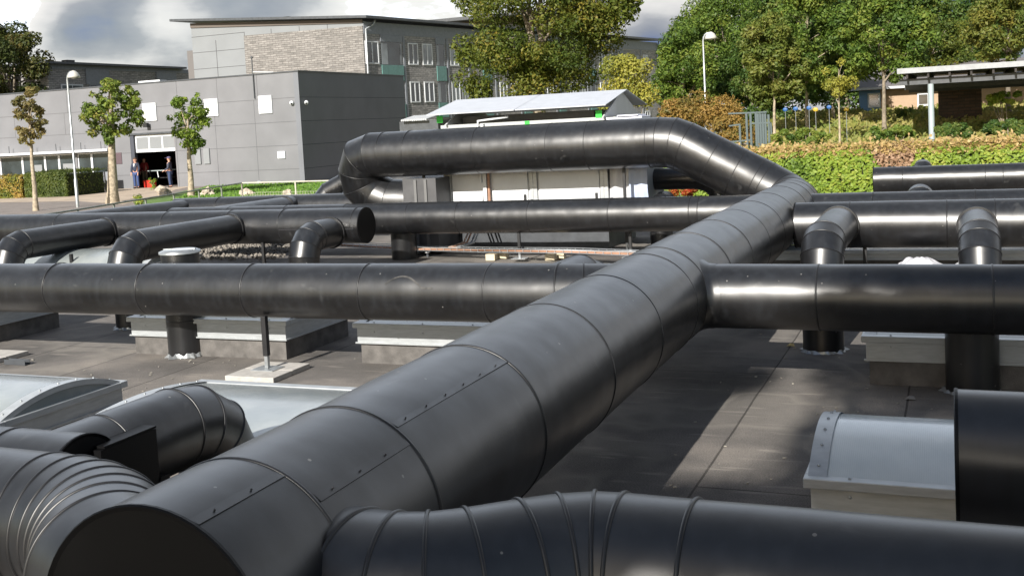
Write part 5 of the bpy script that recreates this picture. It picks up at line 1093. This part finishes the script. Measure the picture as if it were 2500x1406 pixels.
bush('round_bush', 'small round dark bush in front of the tan house', 2205, 274, 52, 22, 12, LF_DRK, 1200, .1, 59)
bush('red_bush', 'red and yellow leaved bush glimpsed under the sloping duct', 1630, 476, 23.4, 75, 22, LF_RED, 4200, .07, 60)
bush('sapling', 'green sapling in front of the canopy at the right edge', 2450, 240, 45, 48, 18, LF_HDG, 1600, .12, 61, 'tree')
for px, yb, yt, Y, lab in ((2050, 350, 130, 44, 'slender sapling with a thin straight stem before the grove'),):
    b_ = ony(px, yb, Y); c_ = ony(px-2, 185, Y); tree('sapling', lab, (b_.x, Y, zg(b_.x, Y)), (c_.x, Y, c_.z), (.8, .7, 1.0), 12, 1500, .12, LF_YEL, BARKP, .05, None, 71, .33, limbs=8, wob=.01)
tree('left_tree', 'tall dark leafy tree rising behind the school at the left edge', (-68, 64.5, G), (-68.6, 63, 8.4), (4.0, 3.4, 3.9), 60, 26000, .27, leaf_mat('left_leaves', [(.03, .05, .012), (.07, .085, .018), (.14, .11, .03)]), BARK, .35, None, 81, .3, limbs=12, spread=.95)
g = np.random.default_rng(3)
def hedge(name, label, x0, x1, y0, y1, z0, z1, m, n, size, topm=None, holes=None, cat='hedge', group=None, rot=0):
    t = thing(name, label, cat, ((x0+x1)/2, y0, z0), group); gg = np.random.default_rng(int(abs(x0)*10+5))
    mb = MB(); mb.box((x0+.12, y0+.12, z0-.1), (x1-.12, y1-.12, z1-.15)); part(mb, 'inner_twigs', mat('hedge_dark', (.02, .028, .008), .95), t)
    nf = int(n*.72); P = np.empty((n, 3)); Nn = np.zeros((n, 3))
    P[:nf, 0] = gg.uniform(x0, x1, nf); P[:nf, 1] = y0+np.abs(gg.normal(0, .07, nf)); P[:nf, 2] = gg.uniform(z0, z1, nf); Nn[:nf, 1] = -1; Nn[:nf, 2] = .45
    nt = n-nf; P[nf:, 0] = gg.uniform(x0, x1, nt); P[nf:, 1] = gg.uniform(y0, y1, nt); P[nf:, 2] = z1+gg.normal(0, .05, nt); Nn[nf:, 2] = 1
    e_ = int(n*.06); P[:e_, 0] = x1-np.abs(gg.normal(0, .05, e_)); P[:e_, 1] = gg.uniform(y0, y1, e_); Nn[:e_] = (1, 0, .3)
    tone = np.array([.5+.55*noise.noise(Vector((p[0]*1.3, p[1]*1.3, p[2]*1.6))) for p in P])
    if holes:
        hx, hz, hr = holes; msk = ((P[:, 0]-hx)/hr)**2+((P[:, 2]-hz)/(hr*.9))**2 < 1+gg.normal(0, .12, n)
        leaves('withered_patch', LF_BRN, t, P[msk], Nn[msk], size, 5, None, .7); P, Nn, tone = P[~msk], Nn[~msk], tone[~msk]
    leaves('foliage', m, t, P, Nn, size, 6, tone, .45)
    if topm:
        k = int(n*.22); Q = np.stack([gg.uniform(x0, x1, k), gg.uniform(y0-.03, y1, k), z1+np.abs(gg.normal(.02, .09, k))], 1); Q[:k//2, 1] = y0+np.abs(gg.normal(0, .06, k//2)); Q[:k//2, 2] = z1+gg.uniform(-.12, .16, k//2)
        leaves('new_twigs', topm, t, Q, np.tile([0, -.5, .8], (k, 1)), size*1.05, 8, None, .8)
    return t
pc = ony(2183, 385, 26.4)
hedge('clipped_hedge', 'long bright green clipped hedge with a rusty top and one withered patch, right', -6.8, 4.2, 26.4, 28.4, G, .98, LF_HDG, 26000, .105, LF_TWG, (pc.x, pc.z+.1, .47))
hedge('clipped_hedge', 'low clipped hedge turning orange below the school windows, left', -58, -45.6, 42.6, 44.0, G, .62, leaf_mat('mixed_hedge', [(.10, .13, .02), (.20, .21, .03), (.34, .25, .05), (.40, .22, .05)]), 9000, .13)
hq = hedge('clipped_hedge', 'darker green end of the low hedge beside the lamp post, left', -45.5, -42.6, 42.7, 45.6, G, .74, leaf_mat('dark_hedge', [(.04, .065, .012), (.08, .11, .02), (.15, .17, .03)]), 7000, .13)
# meadow on the rising ground
n = 26000; gx = g.uniform(-14, 6.5, n); gy = g.uniform(30, 62, n); P_ = np.stack([gx, gy, [zg(a, b)+.1 for a, b in zip(gx, gy)]], 1); P_[:, 2] += np.abs(g.normal(0, .12, n))
tone = np.array([.45+.6*noise.noise(Vector((p[0]*.35, p[1]*.35, 0))) for p in P_]); o = leaves('meadow_grass', LF_GRS, None, P_, np.tile([0, -1, .3], (n, 1)), .22, 9, tone, .5); tag(o, 'rough grass and dry stalks on the bank behind the hedge', 'grass', kind='stuff')
n = 9000; gx = g.uniform(-38, -24, n); gy = g.uniform(35, 48.5, n); P_ = np.stack([gx, gy, np.full(n, G+.05)], 1); o = leaves('lawn_grass', leaf_mat('lawn_blades', [(.08, .17, .02), (.15, .27, .035)]), None, P_[gx+gy*.62 > -8.2], np.tile([0, -.6, .6], (int((gx+gy*.62 > -8.2).sum()), 1)), .13, 10, None, .5); tag(o, 'short bright grass beside the path to the school door', 'grass', kind='stuff')
for px, py, lab in ((372, 452, 'thin young plant with small leaves before the open door'), (340, 492, 'sprawling weed behind the handrail')):
    b_ = onz(px, py+6, G); bush('young_plant', lab, px, py, b_.y-3, 9, 20, LF_HDG, 260, .1, px, 'plant')

# ================================================================== RIGHT BACKGROUND
# canopy shelter
cn = thing('open_canopy', 'open dark timber canopy with a pale roof edge on round posts, right', 'shelter', (-.8, 42, .3))
p = ony(2190, 176, 42); z_ = p.z
mb = MB(); mb.box((p.x, 42, z_-.08), (9, 42.06, z_+.11)); part(mb, 'fascia', mat('dull_fascia', (.30, .31, .32), .6, var=.1), cn)
mb = MB(); mb.box((p.x, 42.06, z_-.02), (9, 52, z_+.08)); part(mb, 'roof', DGREY, cn)
DT_ = mat('dark_timber', (.035, .03, .027), .8, var=.2)
mb = MB(); mb.box((p.x+.05, 42.5, z_-.50), (9, 42.62, z_-.28)); mb.box((p.x+.05, 47, z_-.62), (9, 47.2, z_-.3)); mb.box((p.x+.05, 51, z_-.7), (9, 51.2, z_-.3)); part(mb, 'beam', DGREY, cn)
mb = MB()
for i in range(15): x = p.x+.3+i*.72; mb.box((x, 42.1, z_-.27), (x+.07, 51.9, z_-.03))
part(mb, 'rafter', DT_, cn)
for px in (2272,):
    q = ony(px, 200, 42.6); mb = MB(); mb.tube([(q.x, 42.56, zg(q.x, 42)-.1), (q.x, 42.56, z_-.5)], .105, 20); part(mb, 'post', mat('pale_post', (.36, .42, .44), .5, metal=.2), cn)
mb = MB(); mb.tube([(5.2, 42.56, 0), (5.2, 42.56, z_-.5)], .105, 16); part(mb, 'post', GALV, cn)
q0, q1 = ony(2290, 235, 51), ony(2397, 235, 51); mb = MB(); mb.box((q0.x, 51.2, .6), (q1.x, 51.5, z_-.3)); part(mb, 'rear_wall', BRICKR, cn)
# tan house
th_ = thing('tan_house', 'low tan rendered house with blue door and white framed windows behind the canopy', 'house', (-2.5, 58, 1.2))
a, b = ony(2098, 275, 58), ony(2270, 280, 58); zt = ony(2100, 218, 58).z; zb_ = 1.1
mb = MB(); mb.box((a.x, 58, zb_), (9, 66, zt)); part(mb, 'wall', mat('tan_render', (.38, .27, .18), .85, var=.05), th_)
mb = MB(); mb.prism([(a.x-.3, 57.4, zt), (a.x-.3, 66.6, zt), (a.x-.3, 62, zt+1.2)], (14, 0, 0)); part(mb, 'roof', mat('grey_tiles', (.15, .14, .14), .8), th_)
mb = MB(); mb.box((a.x-.3, 57.34, zt-.08), (9.3, 57.42, zt+.04)); part(mb, 'gutter', OFFW, th_)
bl_ = mat('blue_paint', (.12, .24, .42), .6); q = ony(2108, 250, 57.9); q2 = ony(2150, 250, 57.9)
mb = MB(); mb.box((a.x+.02, 57.93, zb_), (q2.x, 57.99, zt-.1)); dr_ = part(mb, 'blue_front', bl_, th_); mb = MB(); mb.box((q2.x-.62, 57.88, zb_+.8), (q2.x-.02, 57.93, zt-.25)); w_ = part(mb, 'window', WHITE, dr_); 
mb = MB(); mb.box((q2.x-.54, 57.86, zb_+.88), (q2.x-.10, 57.885, zt-.33)); part(mb, 'pane', GLASS, th_)
q, q2 = ony(2240, 260, 57.9), ony(2268, 260, 57.9); mb = MB(); mb.box((q.x, 57.93, zb_+.15), (q2.x, 57.99, zt-.35)); w_ = part(mb, 'window', WHITE, th_); mb = MB(); mb.box((q.x+.07, 57.9, zb_+.25), (q2.x-.06, 57.935, zb_+.75)); mb.box((q.x+.07, 57.9, zb_+.85), (q2.x-.06, 57.935, zt-.45)); part(mb, 'pane', GLASS, w_)
q = ony(2163, 250, 57.9); mb = MB(); mb.box((q.x-.03, 57.9, zb_), (q.x+.03, 57.99, zt-.08)); part(mb, 'downpipe', mat('beige_pipe', (.42, .30, .2), .6), th_)
# gate frame
gf = thing('gate_frame', 'blue grey steel gate frame with slatted posts before the shrubs', 'gate', (-6.8, 37, .2)); GM = mat('blue_grey_steel', (.065, .09, .095), .5, metal=.2)
def gz(px, py, Y=37.0): return ony(px, py, Y)
for px, yt in ((1822, 275), (1832, 275), (1806, 305), (1845, 275), (1850, 278), (1856, 278), (1862, 278), (1868, 278), (1876, 280)):
    a = gz(px, yt); mb = MB(); mb.box((a.x-.035, 36.98, zg(a.x, 37)-.3), (a.x+.035, 37.05, a.z)); part(mb, 'post', GM, gf)
for (x0, y0), (x1, y1) in (((1778, 278), (1872, 274)), ((1780, 308), (1808, 304)), ((1780, 347), (1835, 342)), ((1832, 302), (1882, 300))):
    a, b = gz(x0, y0), gz(x1, y1); mb = MB(); mb.bar(a, b, .05); part(mb, 'rail', GM, gf)
mb = MB(); a, b = gz(1780, 352), gz(1835, 352); mb.box((a.x, 37.3, .2), (b.x, 37.4, a.z)); part(mb, 'timber_board', mat('pale_board', (.22, .19, .16), .8), gf)
a, b = gz(1882, 300), gz(1884, 335); mb = MB(); mb.bar(a, b, .05); part(mb, 'end_post', GM, gf)
# coloured garden paddles
for i, (px, py, Y, c_) in enumerate(((1917, 268, 46, 0), (1942, 266, 45, 0), (1975, 264, 46, 0), (1990, 268, 46.5, 2), (1991, 268, 45, 1), (2024, 262, 47, 0), (2066, 268, 45, 1))):
    if i == 3: continue
    q = ony(px, py, Y); m_ = [mat('blue_disc', (.02, .09, .26), .5), mat('yellow_disc', (.45, .30, .03), .5), WHITE][c_]
    lab = ['blue disc on a stake, leftmost before the grove', 'blue disc on a stake, second from the left', 'bright blue disc on a stake beside the left yellow one', '', 'yellow disc on a stake beside the straight pale trunk', 'blue disc on a stake between the two yellow ones', 'yellow disc on a stake right of the slender sapling'][i]
    t = thing('garden_marker', lab, 'garden marker', (q.x, q.y, zg(q.x, q.y)), 'coloured discs on stakes before the grove'); mb = MB(); mb.tube([(q.x, q.y, zg(q.x, q.y)-.1), (q.x, q.y, q.z)], .012, 6); part(mb, 'stake', LGREY, t); mb = MB(); mb.sphere((q.x, q.y, q.z), .105, 14, (1, .25, .8)); part(mb, 'disc', m_, t)
# trees standing behind the viewer, whose shade dapples the right of the roof
tree('shade_tree', 'broad leafy tree behind the viewpoint whose shade falls on the right of the roof', (2.6, -13, G), (.95, -12.5, 9.9), (3.5, 3.0, 3.8), 64, 30000, .32, LF_GRN, BARK, .3, None, 91, .30, limbs=10, spread=.95)
shade = [o for o in COL.objects if o.name.startswith('shade_tree')][0]
bl = [(np.array((-2.55, -12.5, 9.75)), .42), (np.array((-2.0, -12.3, 10.5)), .34), (np.array((-3.0, -12.4, 11.35)), .3), (np.array((-2.15, -12.6, 11.6)), .36), (np.array((-2.4, -12.5, 8.9)), .6), (np.array((-3.1, -12.5, 9.1)), .4)]
P_, d, ix = cloud_pts(bl, 900, np.random.default_rng(5)); leaves('outer_foliage', LF_GRN, shade, P_, d, .26, 92, None, .8)
SC.render.resolution_x = 1024; SC.render.resolution_y = 575
